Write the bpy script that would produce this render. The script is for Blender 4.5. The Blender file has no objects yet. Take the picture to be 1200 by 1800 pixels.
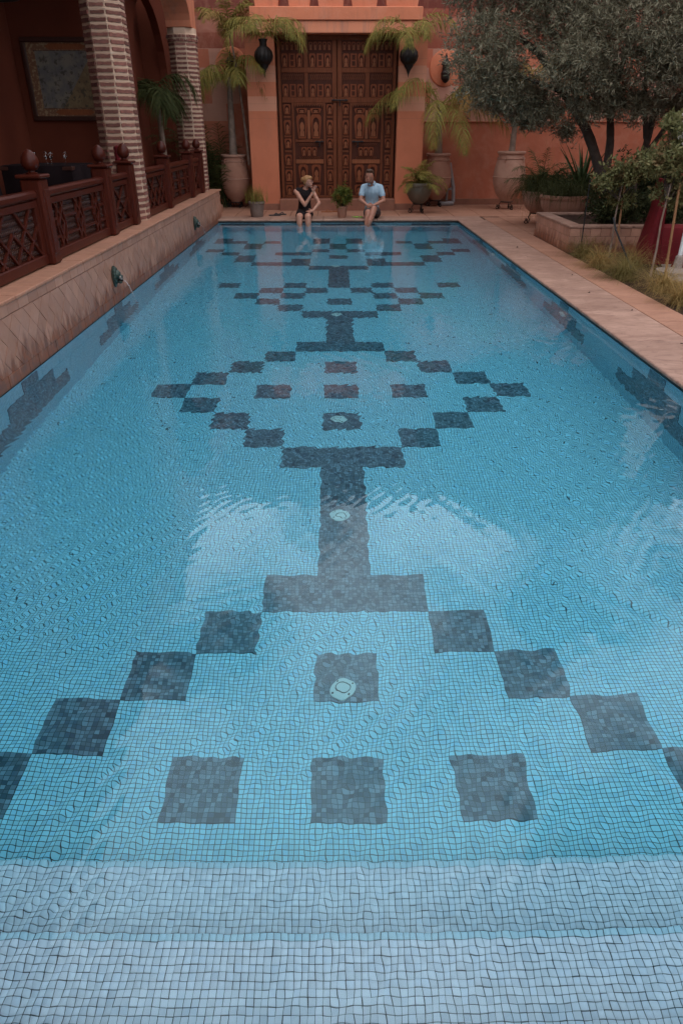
import bpy, bmesh, math, random
import numpy as np
from mathutils import Vector, Matrix

# ------------------------------------------------------------------ camera, sky, sun, exposure
sc = bpy.context.scene
COL = sc.collection
R = math.radians
cam_d = bpy.data.cameras.new("camera")
cam_d.sensor_fit = 'VERTICAL'; cam_d.sensor_height = 36.0; cam_d.lens = 24.0
cam_d.clip_start = 0.05; cam_d.clip_end = 3000
cam = bpy.data.objects.new("camera", cam_d); COL.objects.link(cam)
cam.location = (0, 0, 1.72); cam.rotation_euler = (R(90 - 29.25), 0, R(-0.458))
sc.camera = cam

SUN_EL, SUN_AZ = R(60), R(188)          # azimuth measured from +Y towards +X
CLOUD = (1.3, 2.9, 0.2)                  # where the cloud field sits in the sky
wd = bpy.data.worlds.new("World"); sc.world = wd; wd.use_nodes = True
wn = wd.node_tree.nodes; wl = wd.node_tree.links; wn.clear()
w_out = wn.new("ShaderNodeOutputWorld"); w_bg = wn.new("ShaderNodeBackground")
w_sky = wn.new("ShaderNodeTexSky"); w_sky.sky_type = 'NISHITA'; w_sky.sun_disc = False
w_sky.sun_elevation = SUN_EL; w_sky.sun_rotation = SUN_AZ; w_sky.dust_density = 1.5
w_tc = wn.new("ShaderNodeTexCoord"); w_n = wn.new("ShaderNodeTexNoise")
w_n.inputs["Scale"].default_value = 2.7; w_n.inputs["Detail"].default_value = 9; w_n.inputs["Roughness"].default_value = .55
w_r = wn.new("ShaderNodeValToRGB"); w_r.color_ramp.elements[0].position = .415; w_r.color_ramp.elements[1].position = .54
w_m = wn.new("ShaderNodeMixRGB"); w_m.inputs[2].default_value = (38.0, 38.6, 41.0, 1)
w_map = wn.new("ShaderNodeMapping"); w_map.inputs["Location"].default_value = CLOUD; wl.new(w_tc.outputs["Generated"], w_map.inputs["Vector"]); wl.new(w_map.outputs["Vector"], w_n.inputs["Vector"]); wl.new(w_n.outputs["Fac"], w_r.inputs["Fac"])
wl.new(w_r.outputs["Color"], w_m.inputs[0]); wl.new(w_sky.outputs["Color"], w_m.inputs[1])
wl.new(w_m.outputs["Color"], w_bg.inputs["Color"]); w_bg.inputs["Strength"].default_value = .10
wl.new(w_bg.outputs["Background"], w_out.inputs["Surface"])

sun_d = bpy.data.lights.new("sun", 'SUN'); sun_d.energy = 0.5; sun_d.angle = R(35); sun_d.color = (1, .95, .88)
sun = bpy.data.objects.new("sun", sun_d); COL.objects.link(sun)
_sd = Vector((math.sin(SUN_AZ) * math.cos(SUN_EL), math.cos(SUN_AZ) * math.cos(SUN_EL), math.sin(SUN_EL)))
sun.rotation_euler = _sd.to_track_quat('Z', 'Y').to_euler(); sun.location = (0, 0, 30)

sc.view_settings.view_transform = 'Standard'; sc.view_settings.look = 'None'
sc.view_settings.exposure = -0.66; sc.view_settings.gamma = 1.0
sc.cycles.max_bounces = 10; sc.cycles.diffuse_bounces = 3; sc.cycles.glossy_bounces = 4
sc.cycles.transmission_bounces = 8; sc.cycles.transparent_max_bounces = 8
sc.cycles.sample_clamp_indirect = 6.0
sc.cycles.use_denoising = True

rng = np.random.default_rng(7); random.seed(7)

# ------------------------------------------------------------------ helpers: materials
class NT:
    def __init__(s, name):
        s.m = bpy.data.materials.new(name); s.m.use_nodes = True
        s.n = s.m.node_tree.nodes; s.l = s.m.node_tree.links; s.n.clear()
        s.out = s.n.new("ShaderNodeOutputMaterial")
    def _in(s, sock, v):
        if v is None: return
        if isinstance(v, bpy.types.NodeSocket): s.l.new(v, sock)
        else:
            if sock.type == 'RGBA' and isinstance(v, (tuple, list)) and len(v) == 3: v = (*v, 1)
            sock.default_value = v
    def math(s, op, a, b=None, c=None, clamp=False):
        n = s.n.new("ShaderNodeMath"); n.operation = op; n.use_clamp = clamp
        for i, v in enumerate((a, b, c)): s._in(n.inputs[i], v)
        return n.outputs[0]
    def mix(s, f, a, b, mode='MIX'):
        n = s.n.new("ShaderNodeMixRGB"); n.blend_type = mode
        s._in(n.inputs[0], f); s._in(n.inputs[1], a); s._in(n.inputs[2], b); return n.outputs[0]
    def pos(s): return s.n.new("ShaderNodeNewGeometry").outputs["Position"]
    def obj(s): return s.n.new("ShaderNodeTexCoord").outputs["Object"]
    def sep(s, v):
        n = s.n.new("ShaderNodeSeparateXYZ"); s.l.new(v, n.inputs[0]); return n.outputs
    def comb(s, x, y, z=0.0):
        n = s.n.new("ShaderNodeCombineXYZ"); s._in(n.inputs[0], x); s._in(n.inputs[1], y); s._in(n.inputs[2], z); return n.outputs[0]
    def vmul(s, v, k):
        n = s.n.new("ShaderNodeVectorMath"); n.operation = 'MULTIPLY'; s.l.new(v, n.inputs[0]); n.inputs[1].default_value = k; return n.outputs[0]
    def noise(s, v, scale, detail=5, rough=.55, dist=0.0, col=False):
        n = s.n.new("ShaderNodeTexNoise"); s.l.new(v, n.inputs["Vector"]); n.inputs["Scale"].default_value = scale
        n.inputs["Detail"].default_value = detail; n.inputs["Roughness"].default_value = rough; n.inputs["Distortion"].default_value = dist
        return n.outputs["Color" if col else "Fac"]
    def white(s, v):
        n = s.n.new("ShaderNodeTexWhiteNoise"); s.l.new(v, n.inputs["Vector"]); return n.outputs["Value"]
    def ramp(s, f, stops):
        n = s.n.new("ShaderNodeValToRGB"); s._in(n.inputs[0], f); e = n.color_ramp.elements
        while len(e) < len(stops): e.new(.5)
        for k, (p, c) in enumerate(stops):
            e[k].position = p; e[k].color = (*c, 1) if isinstance(c, (tuple, list)) else (c, c, c, 1)
        return n.outputs[0]
    def bump(s, h, strength=.5, dist=.01, normal=None):
        n = s.n.new("ShaderNodeBump"); s.l.new(h, n.inputs["Height"]); n.inputs["Strength"].default_value = strength
        n.inputs["Distance"].default_value = dist
        if normal is not None: s.l.new(normal, n.inputs["Normal"])
        return n.outputs[0]
    def rnd(s): return s.n.new("ShaderNodeObjectInfo").outputs["Random"]
    def bsdf(s, col, rough=.6, spec=.4, metal=0, normal=None, sub=0, trans=0):
        b = s.n.new("ShaderNodeBsdfPrincipled")
        s._in(b.inputs["Base Color"], col); s._in(b.inputs["Roughness"], rough); s._in(b.inputs["Metallic"], metal)
        b.inputs["Specular IOR Level"].default_value = spec
        if trans: b.inputs["Transmission Weight"].default_value = trans
        if sub: b.inputs["Subsurface Weight"].default_value = sub
        if normal is not None: s.l.new(normal, b.inputs["Normal"])
        s.l.new(b.outputs[0], s.out.inputs[0]); return s.m

def simple(name, c1, c2=None, scale=6, rough=.6, bump=.3, bscale=60, spec=.4, metal=0, perobj=0.0, bdist=.004):
    t = NT(name); P = t.pos()
    c = c1
    if c2 is not None: c = t.mix(t.ramp(t.noise(P, scale, 7, .6), [(.3, 0), (.7, 1)]), c1, c2)
    if perobj:
        v = t.math('MULTIPLY_ADD', t.rnd(), 2 * perobj, 1 - perobj)
        c = t.mix(1.0, c, t.comb(v, v, v), 'MULTIPLY')
    nrm = t.bump(t.noise(P, bscale, 6, .65), bump, bdist) if bump else None
    return t.bsdf(c, rough, spec, metal, nrm)

PITCH = 0.317 / 14
GX, GY = 0.045 - 0.317 / 2, 1.853
def mosaic(name, axes, base, alt, grout, var=.12, geo=False, g=.062, rough=.25):
    """small square mosaic; per-tile tone from white noise on the tile index"""
    t = NT(name); P = t.sep(t.pos()); off = {'X': GX, 'Y': GY, 'Z': 0.0}
    u = [t.math('DIVIDE', t.math('SUBTRACT', P[a], off[a]), PITCH) for a in axes]
    cell = [t.math('FLOOR', k) for k in u]
    w = t.white(t.comb(cell[0], cell[1], 3.1)); w2 = t.white(t.comb(cell[1], cell[0], 7.7))
    c = t.mix(t.ramp(w2, [(.55, 0), (.95, 1)]), base, alt)
    v = t.math('MULTIPLY_ADD', w, 2 * var, 1 - var); c = t.mix(1.0, c, t.comb(v, v, v), 'MULTIPLY')
    if not geo:
        fr = [t.math('ABSOLUTE', t.math('SUBTRACT', t.math('FRACT', k), .5)) for k in u]
        m = t.math('GREATER_THAN', t.math('MAXIMUM', fr[0], fr[1]), .5 - g)
        c = t.mix(m, c, grout)
    return t.bsdf(c, rough, .4)

# ------------------------------------------------------------------ helpers: meshes
class MB:
    def __init__(s): s.v = []; s.f = []
    def add(s, vs, fs):
        b = len(s.v); s.v += [tuple(p) for p in vs]; s.f += [tuple(b + i for i in f) for f in fs]; return s
    def box(s, x0, x1, y0, y1, z0, z1):
        return s.add([(x0, y0, z0), (x1, y0, z0), (x1, y1, z0), (x0, y1, z0), (x0, y0, z1), (x1, y0, z1), (x1, y1, z1), (x0, y1, z1)],
                     [(0, 3, 2, 1), (4, 5, 6, 7), (0, 1, 5, 4), (1, 2, 6, 5), (2, 3, 7, 6), (3, 0, 4, 7)])
    def cbox(s, x0, x1, y0, y1, z0, z1, b=.005):
        c = ((x0 + x1) / 2, (y0 + y1) / 2, (z0 + z1) / 2); h = ((x1 - x0) / 2, (y1 - y0) / 2, (z1 - z0) / 2)
        b = min(b, min(h) * .8); idx = {}; vs = []
        for sx in (-1, 1):
            for sy in (-1, 1):
                for sz in (-1, 1):
                    for a in range(3):
                        p = [c[k] + (sx, sy, sz)[k] * (h[k] - (0 if k == a else b)) for k in range(3)]
                        idx[(sx, sy, sz, a)] = len(vs); vs.append(p)
        fs = []
        for a in range(3):
            o = [k for k in range(3) if k != a]
            for sg in (-1, 1):
                q = []
                for (p, r) in ((-1, -1), (1, -1), (1, 1), (-1, 1)):
                    sgn = [0, 0, 0]; sgn[a] = sg; sgn[o[0]] = p; sgn[o[1]] = r; q.append(idx[(*sgn, a)])
                fs.append(q)
            for p in (-1, 1):
                for r in (-1, 1):
                    k0 = [0, 0, 0]; k1 = [0, 0, 0]; k0[a] = -1; k1[a] = 1
                    for kk in (k0, k1): kk[o[0]] = p; kk[o[1]] = r
                    fs.append([idx[(*k0, o[0])], idx[(*k1, o[0])], idx[(*k1, o[1])], idx[(*k0, o[1])]])
        for sx in (-1, 1):
            for sy in (-1, 1):
                for sz in (-1, 1): fs.append([idx[(sx, sy, sz, a)] for a in range(3)])
        out = []
        C = Vector(c)
        for q in fs:
            P = [Vector(vs[i]) for i in q]; nn = (P[1] - P[0]).cross(P[2] - P[0]); m = sum(P, Vector()) / len(P)
            out.append(tuple(q) if nn.dot(m - C) > 0 else tuple(reversed(q)))
        return s.add(vs, out)
    def tube(s, path, rad, n=8, cap=True, sq=1.0):
        path = [Vector(p) for p in path]; k = len(path)
        if not hasattr(rad, '__len__'): rad = [rad] * k
        vs = []; prev = None
        for i, p in enumerate(path):
            d = (path[min(i + 1, k - 1)] - path[max(i - 1, 0)]).normalized()
            if prev is None:
                prev = d.cross(Vector((0, 0, 1)))
                if prev.length < .05: prev = Vector((1, 0, 0))
            u = (prev - d * prev.dot(d)).normalized(); prev = u; w = d.cross(u)
            for j in range(n):
                a = 2 * math.pi * j / n; vs.append(p + (u * math.cos(a) + w * math.sin(a) * sq) * rad[i])
        fs = [(i * n + j, i * n + (j + 1) % n, (i + 1) * n + (j + 1) % n, (i + 1) * n + j) for i in range(k - 1) for j in range(n)]
        if cap: fs += [tuple(range(n - 1, -1, -1)), tuple((k - 1) * n + j for j in range(n))]
        return s.add(vs, fs)
    def lathe(s, prof, n=20, c=(0, 0, 0), ribs=0, rib=.0):
        vs = []
        for r, z in prof:
            for j in range(n):
                a = 2 * math.pi * j / n; rr = r * (1 + rib * math.cos(ribs * a)) if ribs else r
                vs.append((c[0] + rr * math.cos(a), c[1] + rr * math.sin(a), c[2] + z))
        k = len(prof)
        fs = [(i * n + j, i * n + (j + 1) % n, (i + 1) * n + (j + 1) % n, (i + 1) * n + j) for i in range(k - 1) for j in range(n)]
        fs += [tuple(range(n - 1, -1, -1)), tuple((k - 1) * n + j for j in range(n))]
        return s.add(vs, fs)
    def prism(s, poly, axis, d0, d1):
        """poly: 2D points (ccw when looking against the axis), extruded d0..d1 along axis"""
        def P(a, b, d): return {'X': (d, a, b), 'Y': (a, d, b), 'Z': (a, b, d)}[axis]
        n = len(poly); vs = [P(a, b, d0) for a, b in poly] + [P(a, b, d1) for a, b in poly]
        fs = [tuple(range(n - 1, -1, -1)), tuple(range(n, 2 * n))] + [(j, (j + 1) % n, n + (j + 1) % n, n + j) for j in range(n)]
        if axis == 'Y': fs = [tuple(reversed(f)) for f in fs]
        return s.add(vs, fs)
    def ball(s, c, r, nu=14, nv=9, M=None):
        if not hasattr(r, '__len__'): r = (r, r, r)
        vs = [(0, 0, r[2])]
        for i in range(1, nv):
            t = math.pi * i / nv
            for j in range(nu):
                a = 2 * math.pi * j / nu; vs.append((r[0] * math.sin(t) * math.cos(a), r[1] * math.sin(t) * math.sin(a), r[2] * math.cos(t)))
        vs.append((0, 0, -r[2])); L = len(vs) - 1
        fs = [(0, 1 + j, 1 + (j + 1) % nu) for j in range(nu)]
        for i in range(nv - 2):
            for j in range(nu):
                a = 1 + i * nu; fs.append((a + j, a + nu + j, a + nu + (j + 1) % nu, a + (j + 1) % nu))
        a = 1 + (nv - 2) * nu; fs += [(L, a + (j + 1) % nu, a + j) for j in range(nu)]
        if M is not None: vs = [tuple(M @ Vector(p)) for p in vs]
        return s.add([(p[0] + c[0], p[1] + c[1], p[2] + c[2]) for p in vs], fs)
    def mesh(s, name, smooth=False, ang=40):
        me = bpy.data.meshes.new(name); me.from_pydata(s.v, [], s.f); me.update()
        if smooth:
            me.polygons.foreach_set('use_smooth', [True] * len(me.polygons)); me.set_sharp_from_angle(angle=R(ang))
        return me
    def build(s, name, mat, parent=None, smooth=False, loc=None, rz=0, **tags):
        return link(name, s.mesh(name, smooth), mat, parent, loc, rz, **tags)

def link(name, me, mat, parent=None, loc=None, rz=0, scale=None, **tags):
    o = bpy.data.objects.new(name, me); COL.objects.link(o)
    if mat is not None and not me.materials: me.materials.append(mat)
    if parent is not None: o.parent = parent
    if loc is not None: o.location = loc
    if rz: o.rotation_euler = (0, 0, rz)
    if scale is not None: o.scale = scale
    for k, v in tags.items(): o[k] = v
    return o
def thing(name, loc, label, category, group=None, rz=0):
    o = bpy.data.objects.new(name, None); COL.objects.link(o); o.location = loc; o.rotation_euler = (0, 0, rz)
    o.empty_display_size = .1; o["label"] = label; o["category"] = category
    if group: o["group"] = group
    return o
def part(o, name, me, mat, loc=None, **k): return link(name, me, mat, o, loc, **k)
def np_mesh(name, V, F):
    """V (n,3), F (m,k) arrays"""
    me = bpy.data.meshes.new(name); V = np.asarray(V, np.float32); F = np.asarray(F, np.int32); k = F.shape[1]
    me.vertices.add(len(V)); me.vertices.foreach_set('co', V.ravel()); me.loops.add(F.size); me.loops.foreach_set('vertex_index', F.ravel())
    me.polygons.add(len(F)); me.polygons.foreach_set('loop_start', np.arange(0, F.size, k, dtype=np.int32))
    me.update(calc_edges=True); me.validate(); return me
def nrm(a): return a / np.maximum(np.linalg.norm(a, axis=-1, keepdims=True), 1e-9)
def leaves(P, D, length, width, bend=.15, seed=0):
    """n leaves: base points P, directions D -> folded 2-quad blades (5 verts: base, 2 mid, tip ... ) as quads"""
    g = np.random.default_rng(seed); n = len(P); D = nrm(D); L = np.broadcast_to(np.asarray(length, float), (n,))[:, None]; Wd = np.broadcast_to(np.asarray(width, float), (n,))[:, None]
    up = nrm(g.normal(size=(n, 3)) + np.array([0, 0, .6])); S = nrm(np.cross(D, up)); N = np.cross(S, D)
    b = P; m = P + D * L * .5 + N * L * bend * .3; tip = P + D * L - N * L * bend
    V = np.stack([b, m + S * Wd * .5, tip, m - S * Wd * .5], 1).reshape(-1, 3)
    F = np.arange(4 * n).reshape(n, 4); return V, F
def merge(parts):
    Vs = []; Fs = []; o = 0
    for V, F in parts: Vs.append(V); Fs.append(F + o); o += len(V)
    return np.concatenate(Vs), np.concatenate(Fs)
WAVE = dict(t1=.00025, t2=.00014, t3=.00040, n1=.0005, n2=.0030, ring=.00011, abs=.42)
# ------------------------------------------------------------------ materials
def stucco(name, c1, c2, c3=None, bands=False):
    t = NT(name); P = t.pos(); p = t.sep(P)
    n1 = t.ramp(t.noise(P, 1.1, 8, .62), [(.3, 0), (.72, 1)]); c = t.mix(n1, c1, c2)
    if bands:   # painted blocks and stripes above the dado
        bz = t.math('FLOOR', t.math('DIVIDE', t.math('SUBTRACT', p['Z'], 1.9), .36))
        bx = t.math('FLOOR', t.math('MULTIPLY_ADD', p['X'], 1.55, t.math('MULTIPLY', t.math('MODULO', bz, 2.0), .5)))
        chk = t.math('MODULO', t.math('ADD', t.math('ADD', bx, bz), 40), 2.0)
        pale = t.mix(n1, (.44, .215, .15), (.50, .27, .20))
        m = t.math('MULTIPLY', chk, t.math('MULTIPLY', t.math('GREATER_THAN', p['Z'], 1.9), t.math('LESS_THAN', p['Z'], 3.35)))
        c = t.mix(m, c, pale)
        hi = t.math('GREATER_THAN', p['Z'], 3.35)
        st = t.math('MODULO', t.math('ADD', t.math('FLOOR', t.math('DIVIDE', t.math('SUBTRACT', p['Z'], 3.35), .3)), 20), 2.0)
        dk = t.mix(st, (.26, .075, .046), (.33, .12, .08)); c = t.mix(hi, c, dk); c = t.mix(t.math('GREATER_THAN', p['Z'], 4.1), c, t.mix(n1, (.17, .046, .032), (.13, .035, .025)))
    st2 = t.ramp(t.noise(t.vmul(P, (3.2, 3.2, .55)), 2.2, 6, .65), [(.52, 0), (.75, 1)])     # rain streaks
    c = t.mix(t.math('MULTIPLY', st2, .5), c, c3 or (.30, .125, .08)); pt = t.ramp(t.noise(P, 3.4, 9, .7, .5), [(.48, 0), (.70, 1)]); c = t.mix(t.math('MULTIPLY', pt, .28), c, (.58, .30, .21))
    spk = t.ramp(t.noise(P, 38, 3, .6), [(.66, 0), (.74, 1)]); c = t.mix(t.math('MULTIPLY', spk, .18), c, (.62, .40, .30))
    return t.bsdf(c, .85, .2, 0, t.bump(t.math('MULTIPLY_ADD', t.noise(P, 5, 3, .5), 2.0, t.noise(P, 26, 8, .7)), .5, .010))
M = {}
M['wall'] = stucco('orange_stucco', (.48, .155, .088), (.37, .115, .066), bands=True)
M['portal'] = stucco('portal_stucco', (.63, .215, .115), (.50, .165, .088))
M['gallery'] = simple('gallery_shaded_stucco', (.145, .036, .019), (.105, .026, .014), 1.2, .85, .3, 26, .15)  # shade inside the gallery is darkened into the plaster colour
M['gallery_dark'] = simple('shaded_plaster', (.10, .045, .03), (.07, .03, .02), 2, .8, .2)  # ceiling shade likewise put into the colour
M['skirting'] = simple('skirting_stone', (.30, .125, .075), (.21, .085, .055), 5, .6, .4, 30)
def travertine(name, c1, c2, c3):
    t = NT(name); P = t.pos(); q = t.vmul(P, (.9, 2.1, 1.0))
    c = t.mix(t.ramp(t.noise(q, 1.8, 10, .72, .8), [(.36, 0), (.64, 1)]), c1, c2); c = t.mix(t.math('MULTIPLY', t.ramp(t.noise(P, 1.3, 5, .6), [(.45, 0), (.7, 1)]), .45), c, c2)
    v = t.ramp(t.noise(q, 4.5, 9, .75, 1.6), [(.47, 0), (.66, 1)]); c = t.mix(t.math('MULTIPLY', v, .7), c, c3)
    pit = t.ramp(t.noise(t.vmul(P, (1, 2, 1)), 46, 4, .6), [(.62, 0), (.72, 1)]); c = t.mix(t.math('MULTIPLY', pit, .45), c, (.17, .09, .06))
    k = t.math('MULTIPLY_ADD', t.rnd(), .10, .95); c = t.mix(1.0, c, t.comb(k, k, k), 'MULTIPLY')
    return t.bsdf(c, .6, .35, 0, t.bump(t.noise(q, 30, 8, .7), .4, .004))
M['coping'] = travertine('travertine_coping', (.46, .285, .215), (.29, .165, .12), (.17, .088, .064))
M['paving'] = travertine('terracotta_paving', (.42, .215, .14), (.34, .165, .105), (.26, .12, .08))
M['ledge'] = travertine('ledge_tile', (.46, .23, .145), (.38, .18, .115), (.30, .14, .09))
def walltile(name, c1, c2):
    t = NT(name); P = t.pos(); p = t.sep(P); r = t.rnd()
    c = t.mix(r, c1, c2); c = t.mix(t.math('MULTIPLY', t.ramp(t.noise(P, 9, 7, .65), [(.35, 0), (.75, 1)]), .6), c, (.33, .16, .11))
    lime = t.ramp(t.noise(t.vmul(P, (1, 5, 1.2)), 4, 7, .7), [(.58, 0), (.72, 1)])
    c = t.mix(t.math('MULTIPLY', lime, .28), c, (.55, .42, .38))
    c = t.mix(t.math('MULTIPLY', t.ramp(t.noise(P, 3, 4, .6), [(.5, 0), (.7, 1)]), .22), c, (.40, .27, .24))
    hgt = t.math('ADD', t.math('MULTIPLY', p['Z'], 2.6), t.math('MULTIPLY_ADD', t.noise(t.vmul(P, (1, 3.5, .8)), 2.6, 7, .72), -2.2, 1.0))
    scum = t.ramp(hgt, [(.20, 1), (.50, 0)]); c = t.mix(t.math('MULTIPLY', scum, .92), c, t.mix(t.ramp(t.noise(P, 12, 5, .6), [(.4, 0), (.6, 1)]), (.26, .085, .038), (.16, .072, .05)))
    line = t.math('LESS_THAN', t.math('ADD', p['Z'], t.math('MULTIPLY', t.noise(P, 9, 3, .6), .02)), .03); c = t.mix(t.math('MULTIPLY', line, .6), c, (.10, .055, .04))
    return t.bsdf(c, .5, .4, 0, t.bump(t.noise(P, 45, 6, .7), .35, .003))
M['lozenge'] = walltile('lozenge_tile', (.51, .275, .19), (.36, .185, .125))
M['stained'] = walltile('stained_border_tile', (.30, .135, .09), (.40, .21, .155))
M['grout'] = simple('wall_grout', (.12, .07, .055), (.085, .05, .04), 8, .9)
M['dark_line'] = simple('shade_and_line_dark', (.012, .014, .016), None, rough=.5)  # near-black for the coping's painted shadow gap, inlet slots and picture line
GR = (.05, .075, .095)
M['floor_mosaic'] = mosaic('floor_mosaic', 'XY', (.45, .76, .90), (.37, .69, .88), GR, .10)
M['dark_mosaic'] = mosaic('dark_floor_mosaic', 'XY', (.17, .235, .30), (.07, .11, .16), (.05, .075, .09), .42)
M['side_mosaic'] = mosaic('side_mosaic', 'YZ', (.45, .74, .87), (.37, .67, .85), GR, .09)
M['side_dark'] = mosaic('side_dark_mosaic', 'YZ', (.17, .235, .30), (.07, .11, .16), (.05, .075, .09), .42)
M['end_mosaic'] = mosaic('end_mosaic', 'XZ', (.45, .74, .87), (.37, .67, .85), GR, .09)
M['end_dark'] = mosaic('end_dark_mosaic', 'XZ', (.17, .235, .30), (.07, .11, .16), (.05, .075, .09), .42)
M['step_tile'] = mosaic('step_tile', 'XY', (.84, .80, .91), (.77, .755, .885), GR, .09, geo=True)
M['step_grout'] = simple('step_grout', (.05, .05, .055), (.035, .035, .04), 12, .9, 0)
M['edge_tile'] = mosaic('edge_tile', 'XY', (.58, .72, .84), (.54, .69, .83), GR, .04, geo=True)
M['wood'] = None
def wood(name, c1, c2, axis=(1, 1, 1), rough=.4, spec=.5):
    t = NT(name); P = t.pos(); q = t.vmul(P, axis)
    c = t.mix(t.ramp(t.noise(q, 9, 8, .65, .8), [(.3, 0), (.7, 1)]), c1, c2)
    c = t.mix(t.math('MULTIPLY', t.ramp(t.noise(P, 3, 4, .5), [(.45, 0), (.75, 1)]), .35), c, tuple(k * .45 for k in c1))
    return t.bsdf(c, rough, spec, 0, t.bump(t.noise(q, 28, 6, .7), .25, .003))
M['wood'] = wood('varnished_wood', (.088, .0155, .0075), (.045, .008, .0045), (4, 4, .5), .38, .22)
M['wood_dark'] = wood('spindle_wood', (.06, .019, .012), (.036, .012, .008), (4, 4, .5), .4)
M['door'] = wood('gate_wood', (.25, .066, .024), (.14, .038, .016), (5, 5, .5), .6, .2)
M['door_inlay'] = wood('gate_inlay_wood', (.30, .095, .034), (.19, .058, .023), (5, 5, .7), .55, .3)
M['door_frame'] = wood('gate_frame_wood', (.20, .060, .026), (.115, .036, .017), (5, 5, .5), .65, .15)
M['iron'] = simple('dark_iron', (.018, .016, .016), (.035, .028, .025), 20, .5, .3, 60, .5, .6)
M['bronze'] = simple('patina_bronze', (.025, .05, .042), (.06, .085, .07), 14, .5, .4, 60, .5, .4)
M['bronze_wear'] = simple('worn_bronze', (.30, .27, .25), (.18, .15, .14), 25, .35, .3, 80, .5, .5)
M['terracotta'] = simple('terracotta', (.40, .205, .14), (.30, .145, .10), 4, .8, .4, 40, .25)
M['terracotta_pale'] = simple('pale_terracotta', (.46, .27, .20), (.36, .19, .135), 5, .8, .4, 40, .25)
M['pot_grey'] = simple('weathered_pot', (.21, .155, .13), (.14, .10, .085), 7, .85, .4, 40, .25)
M['pot_ribbed'] = simple('glazed_ribbed_pot', (.085, .075, .055), (.13, .10, .07), 6, .45, .3, 30, .5)
M['soil'] = simple('garden_soil', (.075, .045, .03), (.045, .028, .02), 14, .95, 1, 60, .1, 0, 0, .02)
M['gravel'] = simple('pale_gravel', (.40, .34, .30), (.24, .19, .16), 60, .9, 1, 120, .1, 0, 0, .01)
M['bark'] = simple('olive_bark', (.055, .042, .035), (.09, .07, .058), 12, .9, 1, 30, .15, 0, 0, .02)
M['palm_trunk'] = simple('palm_trunk', (.30, .225, .18), (.17, .115, .085), 9, .85, .8, 30, .2, 0, 0, .01)
def leafmat(name, c1, c2, c3=None, rough=.5, tr=.25):
    t = NT(name); P = t.pos()
    c = t.mix(t.ramp(t.noise(P, 22, 2, .5), [(.35, 0), (.65, 1)]), c1, c2)
    if c3: c = t.mix(t.ramp(t.noise(P, 5, 3, .5), [(.55, 0), (.72, 1)]), c, c3)
    b = t.n.new("ShaderNodeBsdfPrincipled"); t._in(b.inputs["Base Color"], c); b.inputs["Roughness"].default_value = rough; b.inputs["Specular IOR Level"].default_value = .15
    d = t.n.new("ShaderNodeBsdfTranslucent"); t._in(d.inputs["Color"], c); mx = t.n.new("ShaderNodeMixShader"); mx.inputs[0].default_value = tr
    t.l.new(b.outputs[0], mx.inputs[1]); t.l.new(d.outputs[0], mx.inputs[2]); t.l.new(mx.outputs[0], t.out.inputs[0]); return t.m
M['olive'] = leafmat('olive_leaf', (.115, .105, .06), (.27, .245, .17), (.17, .152, .10), .6)
M['palm'] = leafmat('palm_leaf', (.15, .14, .032), (.27, .22, .055), (.30, .19, .045), .65)
M['palm_dark'] = leafmat('dark_palm_leaf', (.035, .045, .014), (.07, .075, .023), None, .7)
M['rose'] = leafmat('rose_leaf', (.125, .135, .05), (.20, .19, .085), (.24, .15, .075), .6)
M['shrub'] = leafmat('shrub_leaf', (.028, .038, .015), (.055, .06, .024))
M['croton'] = leafmat('croton_leaf', (.16, .17, .03), (.09, .12, .03), (.24, .12, .03))
M['agave'] = leafmat('agave_leaf', (.05, .09, .035), (.09, .12, .05), rough=.35)
M['straw'] = leafmat('feather_grass', (.38, .235, .085), (.25, .19, .065), (.42, .235, .095), .7)
M['grass_green'] = leafmat('green_feather_grass', (.15, .135, .045), (.24, .18, .065), (.30, .18, .075), .7)
M['white_cloth'] = simple('white_canvas', (.72, .66, .60), (.62, .56, .50), 6, .85, .3)
M['red_cloth'] = simple('red_cloth', (.19, .005, .011), (.13, .0035, .008), 5, .75, .4, 25)
M['pipe'] = simple('grey_plastic', (.30, .27, .27), (.24, .21, .21), 5, .5, .1)
M['white_plastic'] = simple('white_plastic', (.74, .78, .78), (.66, .72, .73), 9, .4, 0)
M['bamboo'] = simple('bamboo', (.36, .19, .09), (.26, .13, .06), 14, .6, .3)
M['black'] = simple('black_plastic', (.012, .012, .013), None, rough=.5, bump=0)

# ------------------------------------------------------------------ the pool: basin, steps, mosaics, water
PX0, PX1, PY0, PY1, DEPTH = -2.465, 2.60, .55, 15.55, 1.2
S = .317; XC = .045
def struct(name, mb, mat, **k):
    o = mb.build(name, mat, None, **k); o["kind"] = "structure"; return o
floor_o = struct('pool_floor', MB().box(PX0 - .2, PX1 + .2, PY0 - .2, PY1 + .2, -DEPTH - .25, -DEPTH), M['floor_mosaic'])
def pool_side(name, mb, mat): return struct(name, mb, mat)
side_l = pool_side('pool_side', MB().box(PX0 - .25, PX0, PY0 - .3, PY1 + .25, -DEPTH - .2, .0), M['side_mosaic'])
side_r = pool_side('pool_side', MB().box(PX1, PX1 + .25, PY0 - .3, PY1 + .25, -DEPTH - .2, .028), M['side_mosaic'])
side_f = pool_side('pool_side', MB().box(PX0, PX1, PY1, PY1 + .25, -DEPTH - .2, .028), M['end_mosaic'])
side_n = pool_side('pool_side', MB().box(PX0, PX1, PY0 - .3, PY0, -DEPTH - .2, .028), M['end_mosaic'])
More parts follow.
